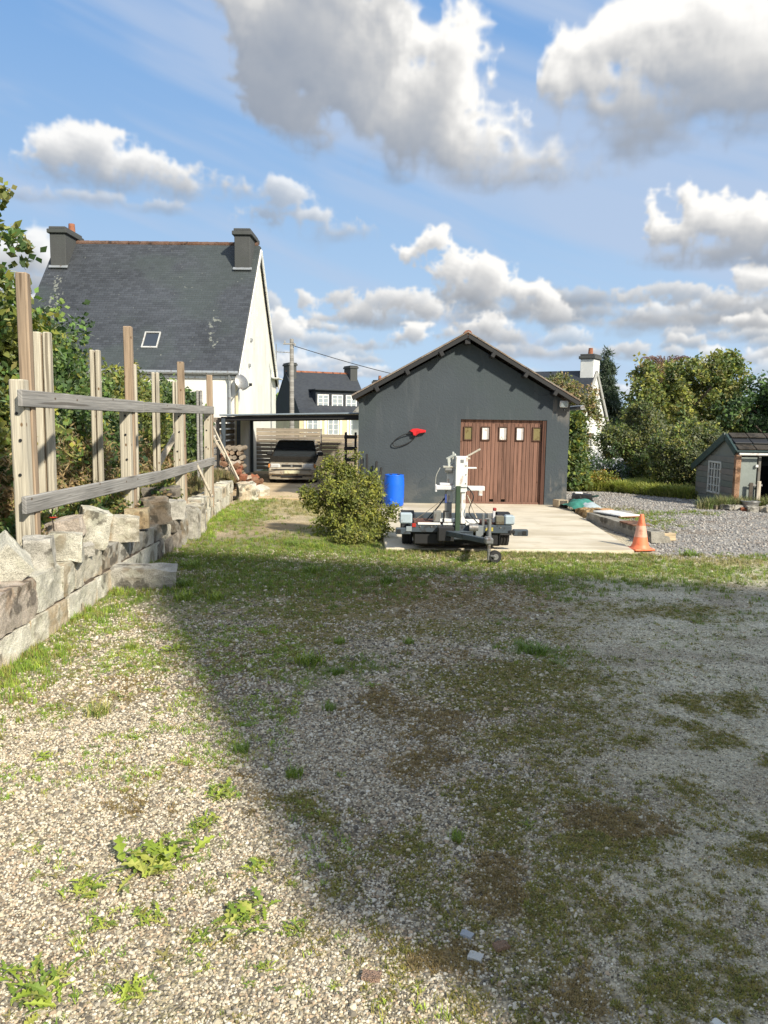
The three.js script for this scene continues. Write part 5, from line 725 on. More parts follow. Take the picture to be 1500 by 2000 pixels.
function crown(parent, name, kind, lumps, count, cols, { gap = 0.38, scale = 1, hollow = 0.5, kindTag, grade = 0, grain = 1 } = {}) {
  const vol = lumps.map((l) => Math.pow(l[3] * l[4] * l[5], 2 / 3)), tot = vol.reduce((a, b) => a + b), gs = CL[kind], lists = gs.map(() => []);
  const q = new THREE.Quaternion(), v = new THREE.Vector3(), sc = new THREE.Vector3(), seed = R(0, 99);
  lumps.forEach((l, li) => {
    const n = Math.round(count * vol[li] / tot);
    for (let i = 0; i < n; i++) {
      const d = rdir(), r = hollow + (1 - hollow) * Math.sqrt(rnd()), f = 1 + 1.3 * (fbm(d.x * 2.4 + seed + li, d.y * 2.4 + d.z * 1.7, 3) - 0.5);
      v.set(l[0] + d.x * l[3] * r * f, l[1] + d.y * l[4] * r * f, -l[2] + d.z * l[5] * r * f);
      if (v.y < 0.02) continue;
      const g = 0.5 * (fbm(v.x * 1.6 * grain / scale + seed, v.y * 1.6 * grain / scale + v.z * 0.9, 3) + fbm(v.z * 1.6 * grain / scale + 31, v.y * 1.4 * grain / scale + v.x + seed, 3));
      if (g < gap + 0.075) continue;
      const k = lists.length > 1 ? Math.floor(rnd() * lists.length) : 0, s = R(0.75, 1.3) * scale;
      const c = cols[Math.floor(rnd() * cols.length)], t = R(0.9, 2.0) * (1 + grade * (d.y * 0.5)) ;
      lists[k].push([new THREE.Matrix4().compose(v, q.setFromEuler(new THREE.Euler(R(0, 6.3), R(0, 6.3), R(0, 6.3))), sc.set(s, s, s)), tone(c, t)]);
    }
  });
  if (kindTag === 'far') return lists.map((L, k) => { const m = new THREE.InstancedMesh(gs[k], leafMat, L.length); m.name = name; L.forEach(([mat, c], i) => { m.setMatrixAt(i, mat); m.setColorAt(i, rgb(...c)); }); m.castShadow = m.receiveShadow = true; m.userData.kind = 'stuff'; parent.add(m); return m; });
  const total = lists.reduce((n, L, k) => n + L.length * gs[k].attributes.position.count, 0), P3 = new Float32Array(total * 3), N3 = new Float32Array(total * 3), C3 = new Float32Array(total * 3), nm = new THREE.Matrix3(); let o = 0;
  lists.forEach((L, k) => { const gp = gs[k].attributes.position, gn = gs[k].attributes.normal; for (const [mat, c] of L) { nm.getNormalMatrix(mat); let f = 1; for (let i = 0; i < gp.count; i++, o += 3) { if (i % 6 === 0) f = R(0.82, 1.2); v.fromBufferAttribute(gp, i).applyMatrix4(mat); P3[o] = v.x; P3[o + 1] = v.y; P3[o + 2] = v.z; v.fromBufferAttribute(gn, i).applyMatrix3(nm).normalize(); N3[o] = v.x; N3[o + 1] = v.y; N3[o + 2] = v.z; C3[o] = c[0] * f; C3[o + 1] = c[1] * f; C3[o + 2] = c[2] * f; } } });
  const g = new THREE.BufferGeometry(); g.setAttribute('position', new THREE.BufferAttribute(P3, 3)); g.setAttribute('normal', new THREE.BufferAttribute(N3, 3)); g.setAttribute('color', new THREE.BufferAttribute(C3, 3)); g.setAttribute('uv', new THREE.BufferAttribute(new Float32Array(total * 2), 2));
  const m = mesh(name, g, crownMat, parent); m.userData.kind = 'stuff'; return [m];
}
const bark = std({ map: woodMap, bumpMap: woodBump, bumpScale: 0.02, color: rgb(0.13, 0.105, 0.08), roughness: 0.95 });
function trunkGeo(h, r, limbs, spread) {
  const g = [cyl(r * 0.45, r, h, 0, h / 2, 0, R(-0.03, 0.03), 0, R(-0.03, 0.03), 9)];
  for (let i = 0; i < limbs; i++) { const a = i / limbs * 6.28 + R(-0.4, 0.4), y = h * R(0.45, 0.9), l = spread * R(0.6, 1), e = [Math.cos(a) * l, y + l * R(0.5, 1), Math.sin(a) * l], m = [e[0] * 0.45, y + (e[1] - y) * 0.35, e[2] * 0.45]; g.push(cyl(r * 0.2, r * 0.34, 0.02, 0, y, 0), plain(new THREE.TubeGeometry(new THREE.CatmullRomCurve3([new THREE.Vector3(0, y - 0.1, 0), new THREE.Vector3(...m), new THREE.Vector3(...e)]), 7, r * 0.2, 6))); }
  return mergeGeometries(g.map(plain));
}
function plant(name, label, cat, x, z, kind, lumps, count, cols, o = {}) {
  const t = thing(name, label, cat, x, o.y ?? 0, z);
  mesh(o.stem ?? 'trunk', trunkGeo(o.h ?? 1, o.r ?? 0.08, o.limbs ?? 5, o.spread ?? 0.5), bark, t);
  crown(t, o.crown ?? 'crown', kind, lumps, count, cols, o);
  return t;
}
const G = { hedge: [[0.065, 0.13, 0.022], [0.09, 0.165, 0.028], [0.045, 0.09, 0.02], [0.13, 0.19, 0.035]], olive: [[0.14, 0.16, 0.025], [0.19, 0.2, 0.03], [0.1, 0.12, 0.02], [0.22, 0.2, 0.05]], mid: [[0.08, 0.13, 0.025], [0.12, 0.165, 0.03], [0.055, 0.09, 0.02]], dark: [[0.03, 0.07, 0.018], [0.045, 0.095, 0.02], [0.022, 0.05, 0.015]], yellow: [[0.17, 0.19, 0.02], [0.24, 0.24, 0.03], [0.12, 0.15, 0.02]], conifer: [[0.03, 0.055, 0.028], [0.045, 0.075, 0.03]], dry: [[0.27, 0.18, 0.08], [0.34, 0.25, 0.12], [0.2, 0.14, 0.07], [0.17, 0.17, 0.05]], greyGreen: [[0.09, 0.11, 0.05], [0.13, 0.14, 0.07], [0.06, 0.075, 0.03]] };
// left side
plant('leafy_tree', 'tall leafy tree at the left edge beside the first fence post', 'tree', -5.35, 9.2, 'broad', [[0.0, 2.2, 0.3, 0.9, 1.3, 1.2], [0.1, 3.3, 0.2, 0.7, 0.7, 0.9], [-0.3, 1.2, -1.2, 0.8, 1.1, 1.1], [0.15, 1.0, 0.3, 0.8, 1.0, 1.1], [0.8, 3.95, 0.1, 0.32, 0.3, 0.4], [0.72, 4.62, 0.1, 0.14, 0.14, 0.2], [0.7, 3.5, 0.2, 0.4, 0.4, 0.5], [0.55, 3.0, 0.9, 0.4, 0.4, 0.5]], 5200, [...G.olive, ...G.yellow, ...G.hedge], { h: 3.4, r: 0.1, limbs: 8, spread: 0.9, gap: 0.36, scale: 0.78 });
plant('ivy_hedge', 'dense dark green hedge behind the pale grooved posts', 'hedge', -5.5, 11.6, 'ivy', [[0.05, 1.55, -1.6, 0.95, 1.4, 1.3], [0.0, 1.7, 0.0, 0.9, 1.45, 1.2], [0.1, 1.55, 1.4, 0.85, 1.42, 1.2], [0.1, 2.6, -1.3, 0.7, 0.62, 0.9], [0, 2.55, 0.8, 0.65, 0.58, 1.0]], 9000, [...G.hedge, ...G.hedge, ...G.dark, G.yellow[1]], { y: 0.3, h: 2, r: 0.06, limbs: 8, gap: 0.28, stem: 'stem', crown: 'foliage' });
plant('yellow_shrub', 'yellowish green feathery shrub behind the second tall post', 'shrub', -5.5, 15.6, 'fine', [[0.0, 1.5, -0.8, 0.75, 1.25, 0.9], [0.1, 1.35, 0.6, 0.75, 1.25, 0.9], [0.2, 2.4, -0.2, 0.45, 0.5, 0.7]], 6000, [...G.yellow, ...G.olive, ...G.mid], { y: 0.3, h: 1.6, r: 0.05, limbs: 9, spread: 0.6, gap: 0.29, scale: 1.1, stem: 'stem', crown: 'foliage' });
plant('laurel_shrub', 'dark green glossy shrub behind the third tall post', 'shrub', -5.4, 18.4, 'ivy', [[0.0, 1.4, -0.6, 0.8, 1.25, 1.0], [0.2, 1.3, 0.9, 0.75, 1.2, 1.0], [0.1, 2.1, 0.3, 0.5, 0.55, 0.8]], 5600, [...G.hedge, ...G.dark, ...G.mid], { y: 0.2, h: 1.5, r: 0.06, limbs: 7, gap: 0.28, scale: 1.15, stem: 'stem', crown: 'foliage' });
plant('dry_brambles', 'brown dried brambles and weeds at the foot of the left hedge', 'brambles', -4.75, 12.2, 'dry', [[0.0, 0.45, -2.6, 0.5, 0.75, 1.1], [0.0, 0.6, -0.6, 0.5, 0.85, 1.2], [0.0, 0.5, 1.6, 0.5, 0.75, 1.2], [0.1, 0.3, 3.4, 0.5, 0.6, 1.2]], 7500, [...G.dry, ...G.dry, G.olive[1], G.mid[0]], { y: 0.55, h: 0.6, r: 0.02, limbs: 12, spread: 0.5, gap: 0.3, stem: 'stem', crown: 'foliage', hollow: 0.1 });
plant('bank_plants', 'low green plants growing on the bank between the loose stones', 'plants', -3.95, 9.9, 'fine', [[0.0, 0.12, -1.2, 0.26, 0.26, 0.6], [0.05, 0.15, 0.0, 0.24, 0.3, 0.4], [0.0, 0.12, 1.2, 0.3, 0.26, 0.5], [0.0, 0.1, 3.5, 0.3, 0.25, 0.6]], 1700, [...G.olive, ...G.hedge, G.dry[0]], { y: 0.62, h: 0.2, r: 0.012, limbs: 6, spread: 0.2, gap: 0.3, stem: 'stem', crown: 'foliage', hollow: 0.1 });
plant('edge_nettles', 'green weeds at the left edge below the first fence post', 'weeds', -4.35, 7.35, 'ivy', [[0.0, 0.3, 0, 0.4, 0.6, 0.7], [-0.2, 0.9, 0.2, 0.45, 0.5, 0.6]], 1500, [...G.yellow, ...G.mid, ...G.dry], { y: 0.5, h: 0.5, r: 0.012, limbs: 7, spread: 0.3, gap: 0.34, stem: 'stem', crown: 'foliage' });
{ const t = thing('red_flower', 'small red flower on the bank beside the first fence post', 'flower', -3.62, 0.78, 8.4); mesh('stem', cyl(0.006, 0.008, 0.2, 0, 0.1, 0, 0, 0, 0.1, 5), bark, t); const pos = []; for (let i = 0; i < 9; i++) { const a = i / 9 * 6.283; leafTri(pos, new THREE.Vector3(0, 0.2, 0), new THREE.Vector3(Math.cos(a), 0.4, Math.sin(a)).normalize(), new THREE.Vector3(0, 1, 0), 0.055, 0.04); } mesh('petals', finish(pos), std({ color: rgb(0.5, 0.04, 0.02) }), t); }
// the bush beside the drive
plant('forsythia_bush', 'loose yellow green bush between drive and concrete slab', 'bush', -0.62, 13.9, 'fine', [[0.0, 0.5, 0.0, 0.55, 0.5, 0.5], [-0.32, 0.8, 0.2, 0.34, 0.42, 0.36], [0.28, 0.5, -0.1, 0.36, 0.42, 0.4], [0.0, 1.0, 0.1, 0.3, 0.34, 0.3], [0.32, 0.22, -0.4, 0.36, 0.25, 0.35], [-0.3, 0.3, 0.0, 0.42, 0.32, 0.45], [0.55, 0.3, -0.2, 0.25, 0.3, 0.3], [0.35, 0.95, 0.0, 0.14, 0.24, 0.15], [-0.12, 1.3, 0.1, 0.13, 0.2, 0.14], [-0.55, 0.95, 0.2, 0.14, 0.22, 0.14], [0.72, 0.55, -0.1, 0.12, 0.2, 0.12], [0.12, 1.32, 0, 0.07, 0.22, 0.07], [-0.38, 1.28, 0.1, 0.07, 0.2, 0.08], [0.5, 0.85, 0.1, 0.08, 0.2, 0.08], [-0.8, 0.75, 0.2, 0.1, 0.16, 0.1], [0.85, 0.3, -0.3, 0.14, 0.18, 0.14], [-0.62, 0.6, 0.1, 0.16, 0.2, 0.2], [0.1, 0.12, -0.7, 0.4, 0.16, 0.25]], 5200, [...G.olive, ...G.yellow, ...G.yellow, ...G.yellow], { h: 0.6, r: 0.02, limbs: 34, spread: 0.85, grain: 2.6, gap: 0.435, stem: 'stem', crown: 'foliage', hollow: 0.25, scale: 0.82 });
// right side, behind the garage
plant('slender_tree', 'slender green tree right beside the garage corner', 'tree', 6.0, 24.5, 'broad', [[-0.05, 1.4, 0, 0.34, 0.9, 0.4], [-0.05, 0.6, 0, 0.42, 0.7, 0.4], [-0.12, 2.1, 0, 0.2, 0.4, 0.25]], 1100, [...G.mid, ...G.hedge, ...G.yellow], { h: 1.8, r: 0.07, limbs: 6, gap: 0.37 });
plant('brown_climber', 'brownish climbing shrub rising over the white house roof', 'climber', 8.45, 36.5, 'broad', [[-0.6, 3.2, 0, 1.0, 1.2, 0.7], [0.5, 3.0, 0, 0.9, 0.9, 0.6], [0.9, 2.3, 0, 0.8, 0.9, 0.6], [-0.1, 1.8, 0, 1.2, 1.4, 0.7]], 2200, [...G.dry, ...G.olive, ...G.greyGreen], { h: 3, r: 0.08, limbs: 8, gap: 0.4 });
plant('grey_green_shrub', 'grey green bushy shrub in front of the white house gable', 'shrub', 8.55, 26.5, 'fine', [[0, 1.1, 0, 1.0, 1.2, 0.9], [0.35, 1.75, 0.2, 0.75, 0.85, 0.7], [-0.5, 1.5, 0, 0.65, 0.7, 0.6], [0.1, 2.35, 0.1, 0.5, 0.5, 0.5], [-0.6, 0.5, -0.2, 0.8, 0.6, 0.7]], 5600, [...G.greyGreen, ...G.mid, ...G.olive], { h: 1.5, r: 0.08, limbs: 8, gap: 0.38, scale: 1.35 });
plant('broad_tree', 'large yellow green leafy tree in the right background', 'tree', 11.9, 31.5, 'broad', [[0, 2.3, 0, 1.9, 1.6, 1.6], [1.1, 3.7, 0, 1.25, 1.15, 1.1], [-1.0, 3.5, 0, 1.15, 0.95, 1.0], [-1.75, 4.3, 0, 0.45, 0.4, 0.4], [1.6, 4.5, 0, 0.6, 0.5, 0.6], [0.2, 4.2, 0.2, 0.8, 0.5, 0.8], [1.7, 2.5, -0.4, 0.9, 1.0, 0.9], [-1.4, 2.0, -0.4, 1.0, 1.2, 1.0], [0.3, 1.2, -0.5, 1.6, 1.0, 1.2]], 8200, [...G.mid, ...G.olive, ...G.yellow], { h: 3.0, r: 0.2, limbs: 9, spread: 1.6, gap: 0.39, scale: 1.1 });
plant('golden_shrub', 'olive shrub with golden top left of the green shed', 'shrub', 9.35, 23.9, 'fine', [[0, 1.0, 0, 0.95, 0.95, 0.8], [0.3, 1.55, 0, 0.7, 0.6, 0.6], [-0.5, 1.35, 0.1, 0.6, 0.6, 0.6], [0.85, 1.45, 0, 0.4, 0.4, 0.4]], 5000, [...G.olive, ...G.mid, ...G.greyGreen], { h: 1.3, r: 0.07, limbs: 8, gap: 0.37, scale: 1.25, grade: 0.5 });
{ const t = thing('conifer', 'dark conical conifer behind the white house', 'tree', 12.6, 0, 45); mesh('trunk', cyl(0.05, 0.2, 5.6, 0, 2.8, 0), bark, t); const l = []; for (let i = 0; i < 9; i++) { const u = i / 8; l.push([R(-0.1, 0.1), 0.9 + u * 4.9, 0, 1.55 * (1 - u) + 0.16, 0.5, 1.4 * (1 - u) + 0.16]); } crown(t, 'crown', 'needle', l, 3000, G.conifer, { gap: 0.36, scale: 1.3 }); }
plant('dark_tree', 'dark green rounded tree behind the green shed, nearer the frame edge', 'tree', 15.2, 30, 'broad', [[0, 2.2, 0, 1.7, 1.6, 1.5], [1.2, 2.9, 0, 1.5, 1.4, 1.3], [-0.9, 2.6, 0.3, 1.2, 1.1, 1.1], [0.2, 1.0, -0.6, 2.0, 1.0, 1.2], [2.6, 2.4, 0, 1.6, 1.8, 1.4]], 7000, [...G.dark, ...G.dark, G.hedge[1], G.hedge[0]], { h: 2.6, r: 0.18, limbs: 8, spread: 1.3, gap: 0.37, scale: 1.15 });
plant('distant_dark_tree', 'brownish dark tree between the broad tree and dark tree', 'tree', 16.4, 38, 'broad', [[0, 3.0, 0, 1.6, 1.5, 1.5], [-1.2, 2.6, 0, 1.5, 1.3, 1.3], [0.6, 1.5, 0, 2.4, 1.4, 1.4]], 3600, [...G.mid, ...G.dry.slice(0, 2), ...G.dark], { h: 2.6, r: 0.16, limbs: 7, spread: 1.2, gap: 0.4, scale: 1.3 });
{ // the domed tree with bare reddish twigs
  const t = thing('weeping_twig_tree', 'bare domed tree of fine reddish twigs behind the broad tree', 'tree', 14.9, 0, 42); mesh('trunk', cyl(0.1, 0.2, 5.2, 0, 2.6, 0), bark, t);
  const g = []; for (let i = 0; i < 46; i++) { const a = R(0, 6.283), e = R(0.75, 1.35), q = [[0, 5.0, 0]]; for (let k = 1; k <= 5; k++) { const u = k / 5; q.push([Math.cos(a + R(-0.1, 0.1)) * e * Math.sin(u * 1.5), 5.0 + 0.95 * Math.sin(u * 2.2) - u * 0.35 + R(-0.06, 0.06), Math.sin(a) * e * Math.sin(u * 1.5)]); } g.push(tube(q, 0.02, 9, 4)); }
  const m = mesh('twigs', g, std({ color: rgb(0.17, 0.11, 0.1), roughness: 0.9 }), t); m.userData.kind = 'stuff';
  crown(t, 'crown', 'broad', [[0, 4.9, 0, 1.3, 0.7, 1.2]], 420, [...G.dry], { gap: 0.4 });
}
plant('orange_flower_bed', 'orange flowering plants low behind the garage corner', 'flowers', 6.7, 24.8, 'fine', [[0, 0.3, 0, 0.9, 0.3, 0.35]], 700, [[0.4, 0.17, 0.03], [0.3, 0.22, 0.03], ...G.yellow, ...G.yellow], { h: 0.2, r: 0.015, limbs: 6, spread: 0.3, gap: 0.3, stem: 'stem', crown: 'foliage', hollow: 0.1 });
plant('white_flower_shrub', 'dark shrub with small white flowers below the white gable', 'shrub', 7.05, 25.6, 'fine', [[0, 0.55, 0, 0.6, 0.6, 0.4], [0.6, 0.5, 0, 0.5, 0.45, 0.4]], 1500, [...G.dark, ...G.dark, [0.55, 0.55, 0.6], [0.2, 0.22, 0.25]], { h: 0.5, r: 0.03, limbs: 6, spread: 0.4, gap: 0.36, stem: 'stem', crown: 'foliage' });
{ // a far wood that reads as one mass
  const t = tag(new THREE.Group(), 'far dark woodland along the horizon', null, null, 'stuff'); t.name = 'woodland'; scene.add(t); const l = []; for (let i = 0; i < 60; i++) { const x = mix(-70, 75, i / 59) + R(-2, 2); l.push([x, 1.5, 120 + R(-6, 10), R(3, 6), R(2, 3.6) * (Math.abs(x) < 12 ? 0.8 : 1.1), 3]); }
  crown(t, 'foliage', 'big', l, 7000, [...G.dark, ...G.mid], { gap: 0.25, scale: 2.6, kindTag: 'far' });
}

// ---------------------------------------------------------------- grass, moss, gravel: what nobody could count
function bladeTuft(n, h, w, lean, spread) { const pos = []; for (let i = 0; i < n; i++) { const a = R(0, 6.283), l = R(0.3, 1) * lean, hh = h * R(0.5, 1.15), x = R(-spread, spread), z = R(-spread, spread), cx = Math.cos(a), cz = Math.sin(a), sx = -cz * w / 2, sz = cx * w / 2; const m = [x + cx * l * hh * 0.35, hh * 0.55, z + cz * l * hh * 0.35], t = [x + cx * l * hh, hh * (1 - 0.25 * l), z + cz * l * hh]; pos.push(x - sx, 0, z - sz, x + sx, 0, z + sz, m[0] + sx * 0.8, m[1], m[2] + sz * 0.8, x - sx, 0, z - sz, m[0] + sx * 0.8, m[1], m[2] + sz * 0.8, m[0] - sx * 0.8, m[1], m[2] - sz * 0.8, m[0] - sx * 0.8, m[1], m[2] - sz * 0.8, m[0] + sx * 0.8, m[1], m[2] + sz * 0.8, ...t); } return finish(pos); }
function scatter(name, label, variants, mat, list) {
  const t = tag(new THREE.Group(), label, null, null, 'stuff'); t.name = numbered(name); scene.add(t);
  const lists = variants.map(() => []); list.forEach((e, i) => lists[i % variants.length].push(e));
  const m4 = new THREE.Matrix4(), q = new THREE.Quaternion(), eu = new THREE.Euler(), v = new THREE.Vector3(), s = new THREE.Vector3();
  lists.forEach((L, k) => { const im = new THREE.InstancedMesh(variants[k], mat, L.length); im.name = name; im.userData.kind = 'stuff'; L.forEach((e, i) => { im.setMatrixAt(i, m4.compose(v.set(e[0], e[1], -e[2]), q.setFromEuler(eu.set(e[4] ?? 0, e[3], e[5] ?? 0)), s.set(e[6], e[7] ?? e[6], e[6]))); im.setColorAt(i, rgb(...e[8])); }); im.castShadow = im.receiveShadow = true; t.add(im); });
}
const inSlab = (x, z) => x > -0.05 && x < 4.2 && z > 12.45 && z < 19.7;
const seen = (x, z, m = 0.7) => Math.abs(x) < z * 0.51 + m && x > wallX(z) + 0.02;
{
  rnd = makeRng(1234);
  const stones = [], grass = [], moss = [];
  const pal = [[0.62, 0.54, 0.39], [0.5, 0.44, 0.32], [0.66, 0.61, 0.5], [0.38, 0.335, 0.26], [0.46, 0.35, 0.24], [0.22, 0.19, 0.145], [0.58, 0.52, 0.41], [0.14, 0.122, 0.097]];
  const greyPal = [[0.32, 0.305, 0.285], [0.26, 0.245, 0.23], [0.4, 0.38, 0.35], [0.31, 0.27, 0.235], [0.2, 0.19, 0.18]];
  const rightPal = [[0.57, 0.52, 0.39], [0.49, 0.45, 0.33], [0.63, 0.58, 0.45], [0.42, 0.385, 0.28]];
  const cell = (z0, z1, density, f) => { const n = Math.round((z1 - z0) * (z1 + z0) * 0.51 * density + (z1 - z0) * 1.4 * density); for (let i = 0; i < n; i++) { const z = Math.sqrt(mix(z0 * z0, z1 * z1, rnd())), x = R(-1, 1) * (z * 0.51 + 0.7); if (seen(x, z)) f(x, z); } };
  const stone = (s0, s1) => (x, z) => { const c = covers(x, z), m = Math.max(c.m, c.r, c.g * 0.9); if (rnd() < m * 0.72 || inSlab(x, z)) return; const grey = isGreyDrive(x, z), s = R(s0, s1) * (rnd() < 0.05 ? R(1.4, 2.1) : 1) * mix(0.92, 0.62, sstep(0.4, 1.6, x - (z - 4) * 0.2)), p = rnd() < grey ? greyPal : rnd() < 0.6 * sstep(0.5, 1.8, x - (z - 4) * 0.2) ? rightPal : pal; stones.push([x, groundY(x, z) + s * 0.18, z, R(0, 6.3), R(-0.5, 0.5), R(-0.5, 0.5), s, s * R(0.55, 0.95), tone(p[Math.floor(rnd() * p.length)], R(0.75, 1.15))]); };
  cell(2.0, 3.6, 9400, stone(0.004, 0.0084)); cell(3.6, 5.4, 6200, stone(0.0048, 0.0096)); cell(5.4, 8, 2400, stone(0.006, 0.013)); cell(8, 12.4, 600, stone(0.008, 0.015));
  for (let i = 0; i < 16000; i++) { const z = R(12, 24), x = R(4.2, 12.5); if (isGreyDrive(x, z) > 0.5 && x < z * 0.52 + 0.5) { const s = R(0.015, 0.028); stones.push([x, groundY(x, z) + s * 0.2, z, R(0, 6.3), R(-0.5, 0.5), R(-0.5, 0.5), s, s * 0.75, tone(pick(greyPal), R(0.8, 1.2))]); } }
  const sv = [0, 1, 2, 3].map((k) => { let g = new THREE.IcosahedronGeometry(1, 0); const p = g.attributes.position; const seenV = {}; for (let i = 0; i < p.count; i++) { const key = [p.getX(i), p.getY(i), p.getZ(i)].map((q) => q.toFixed(3)).join(); seenV[key] ??= R(0.7, 1.25); p.setXYZ(i, p.getX(i) * seenV[key] * 1.15, p.getY(i) * seenV[key], p.getZ(i) * seenV[key] * (0.8 + 0.1 * k)); } g = plain(g); g.computeVertexNormals(); return faceUVkeep(g); });
  scatter('gravel', 'loose pale gravel stones strewn over the yard', sv, std({ roughness: 0.92 }), stones);
  // moss cushions and short worn turf
  const gcol = { m: [[0.31, 0.275, 0.05], [0.26, 0.245, 0.042], [0.35, 0.28, 0.08], [0.21, 0.225, 0.033]], r: [[0.31, 0.22, 0.075], [0.26, 0.2, 0.06], [0.36, 0.26, 0.1]], g: [[0.2, 0.3, 0.025], [0.15, 0.25, 0.022], [0.26, 0.33, 0.035], [0.26, 0.24, 0.06]], d: [[0.4, 0.34, 0.15], [0.3, 0.29, 0.1], [0.22, 0.24, 0.07]] };
  const mossAt = (x, z) => { const c = covers(x, z), k = c.r > c.m ? 'r' : 'm', v = c[k]; if (rnd() > v * 1.1 || inSlab(x, z)) return; moss.push([x, groundY(x, z) - 0.002, z, R(0, 6.3), R(-0.2, 0.2), R(-0.2, 0.2), R(0.45, 1.0), R(0.3, 0.8), tone(pick(gcol[k]), R(0.7, 1.25))]); };
  cell(2.2, 4.2, 3400, mossAt); cell(4.2, 7, 2300, mossAt); cell(7, 12, 900, mossAt);
  scatter('moss', 'brown and olive moss growing in the gravel', [0, 1, 2].map(() => bladeTuft(14, 0.026, 0.007, 1.1, 0.022)), grassMat, moss);
  const grassAt = (sc) => (x, z) => { const c = covers(x, z), d = c.d > c.g ? 'd' : 'g'; if (rnd() > Math.max(c.g, c.d * 0.7) || inSlab(x, z)) return; grass.push([x, groundY(x, z) - 0.004, z, R(0, 6.3), 0, 0, R(0.6, 1.2) * sc, R(0.45, 1.25) * sc, tone(pick(gcol[d]), R(0.7, 1.25))]); };
  cell(2.3, 6, 520, grassAt(0.42)); cell(6, 9, 480, grassAt(0.6)); cell(9, 13.5, 430, grassAt(0.85)); cell(13.5, 21, 130, grassAt(1.1));
  for (let i = 0; i < 2900; i++) { const z = R(4.6, 19), u = Math.pow(rnd(), 2.2) * 0.55 * (0.35 + fbm(z * 1.4, 3, 3) * 1.3), x = wallX(z) + 0.03 + u; if (rnd() < 0.08 + 0.8 * sstep(0.42, 0.62, fbm(z * 1.5 + 4, 8, 3))) grass.push([x, groundY(x, z) - 0.004, z, R(0, 6.3), 0, 0, R(0.6, 1.3), R(0.5, 1.5), tone(pick(gcol.g), R(0.9, 1.6))]); }
  for (let i = 0; i < 6500; i++) { const z = Math.sqrt(mix(5, 60, rnd())), x = R(wallX(z) + 0.1, mix(0.3, -0.6, sstep(2.4, 5, z))); if (fbm(x * 3.4 + 9, z * 3, 4) > 0.555) grass.push([x, groundY(x, z) - 0.003, z, R(0, 6.3), 0, 0, R(0.3, 0.75), R(0.2, 0.6), tone(pick(gcol.g), R(1.1, 1.9))]); }
  for (let i = 0; i < 900; i++) { const x = R(-0.1, 4.5), z = 12.42 - Math.pow(rnd(), 2) * 0.5; grass.push([x, -0.01, z, R(0, 6.3), 0, 0, R(0.5, 1.1), R(0.4, 1.1), tone(pick(rnd() < 0.6 ? gcol.d : gcol.g), R(0.8, 1.2))]); }
  scatter('grass', 'short green grass growing along the wall and across the yard', [0, 1, 2].map(() => bladeTuft(11, 0.075, 0.007, 0.9, 0.04)), grassMat, grass);
  // tall weeds at the back of the yard
  const tall = []; for (let i = 0; i < 5200; i++) { const u = rnd(), x = mix(5.4, 9.3, u), z = 24.6 - 2.4 * sstep(0.3, 1, u) + Math.pow(rnd(), 1.3) * 3.2; tall.push([x, -0.03, z, R(0, 6.3), 0, 0, R(0.8, 1.4), R(0.3, 0.8) * (0.35 + 0.9 * fbm(x * 1.4, z, 3)), tone(pick([[0.34, 0.4, 0.06], [0.42, 0.44, 0.08], [0.24, 0.31, 0.05], [0.4, 0.4, 0.1]]), R(0.8, 1.3))]); }
  for (let i = 0; i < 500; i++) { const a = R(0, 1); tall.push([mix(8.2, 11, a) + R(-0.2, 0.2), -0.03, 19.75 + R(-0.2, 0.15), R(0, 6.3), 0, 0, R(0.3, 0.8), R(0.2, 0.7), tone(pick([[0.16, 0.22, 0.05], [0.3, 0.28, 0.12]]), R(0.7, 1.2))]); }
  scatter('tall_grass', 'tall yellow green weeds along the back edge of the yard', [0, 1, 2].map(() => bladeTuft(14, 0.62, 0.026, 0.75, 0.16)), grassMat, tall);
  const bank = []; for (let i = 0; i < 2600; i++) { const z = R(5.5, 23), x = wallX(z) - 0.42 - Math.pow(rnd(), 1.5) * 1.3; bank.push([x, 0.56 * sstep(25, 20, z), z, R(0, 6.3), 0, 0, R(0.7, 1.3), R(0.5, 1.3), tone(pick([[0.2, 0.19, 0.06], [0.27, 0.21, 0.09], [0.12, 0.16, 0.035], [0.17, 0.12, 0.05]]), R(0.7, 1.2))]); }
  scatter('bank_grass', 'dry brown and green grass on the raised bank', [0, 1, 2].map(() => bladeTuft(12, 0.26, 0.011, 0.7, 0.08)), grassMat, bank);
}
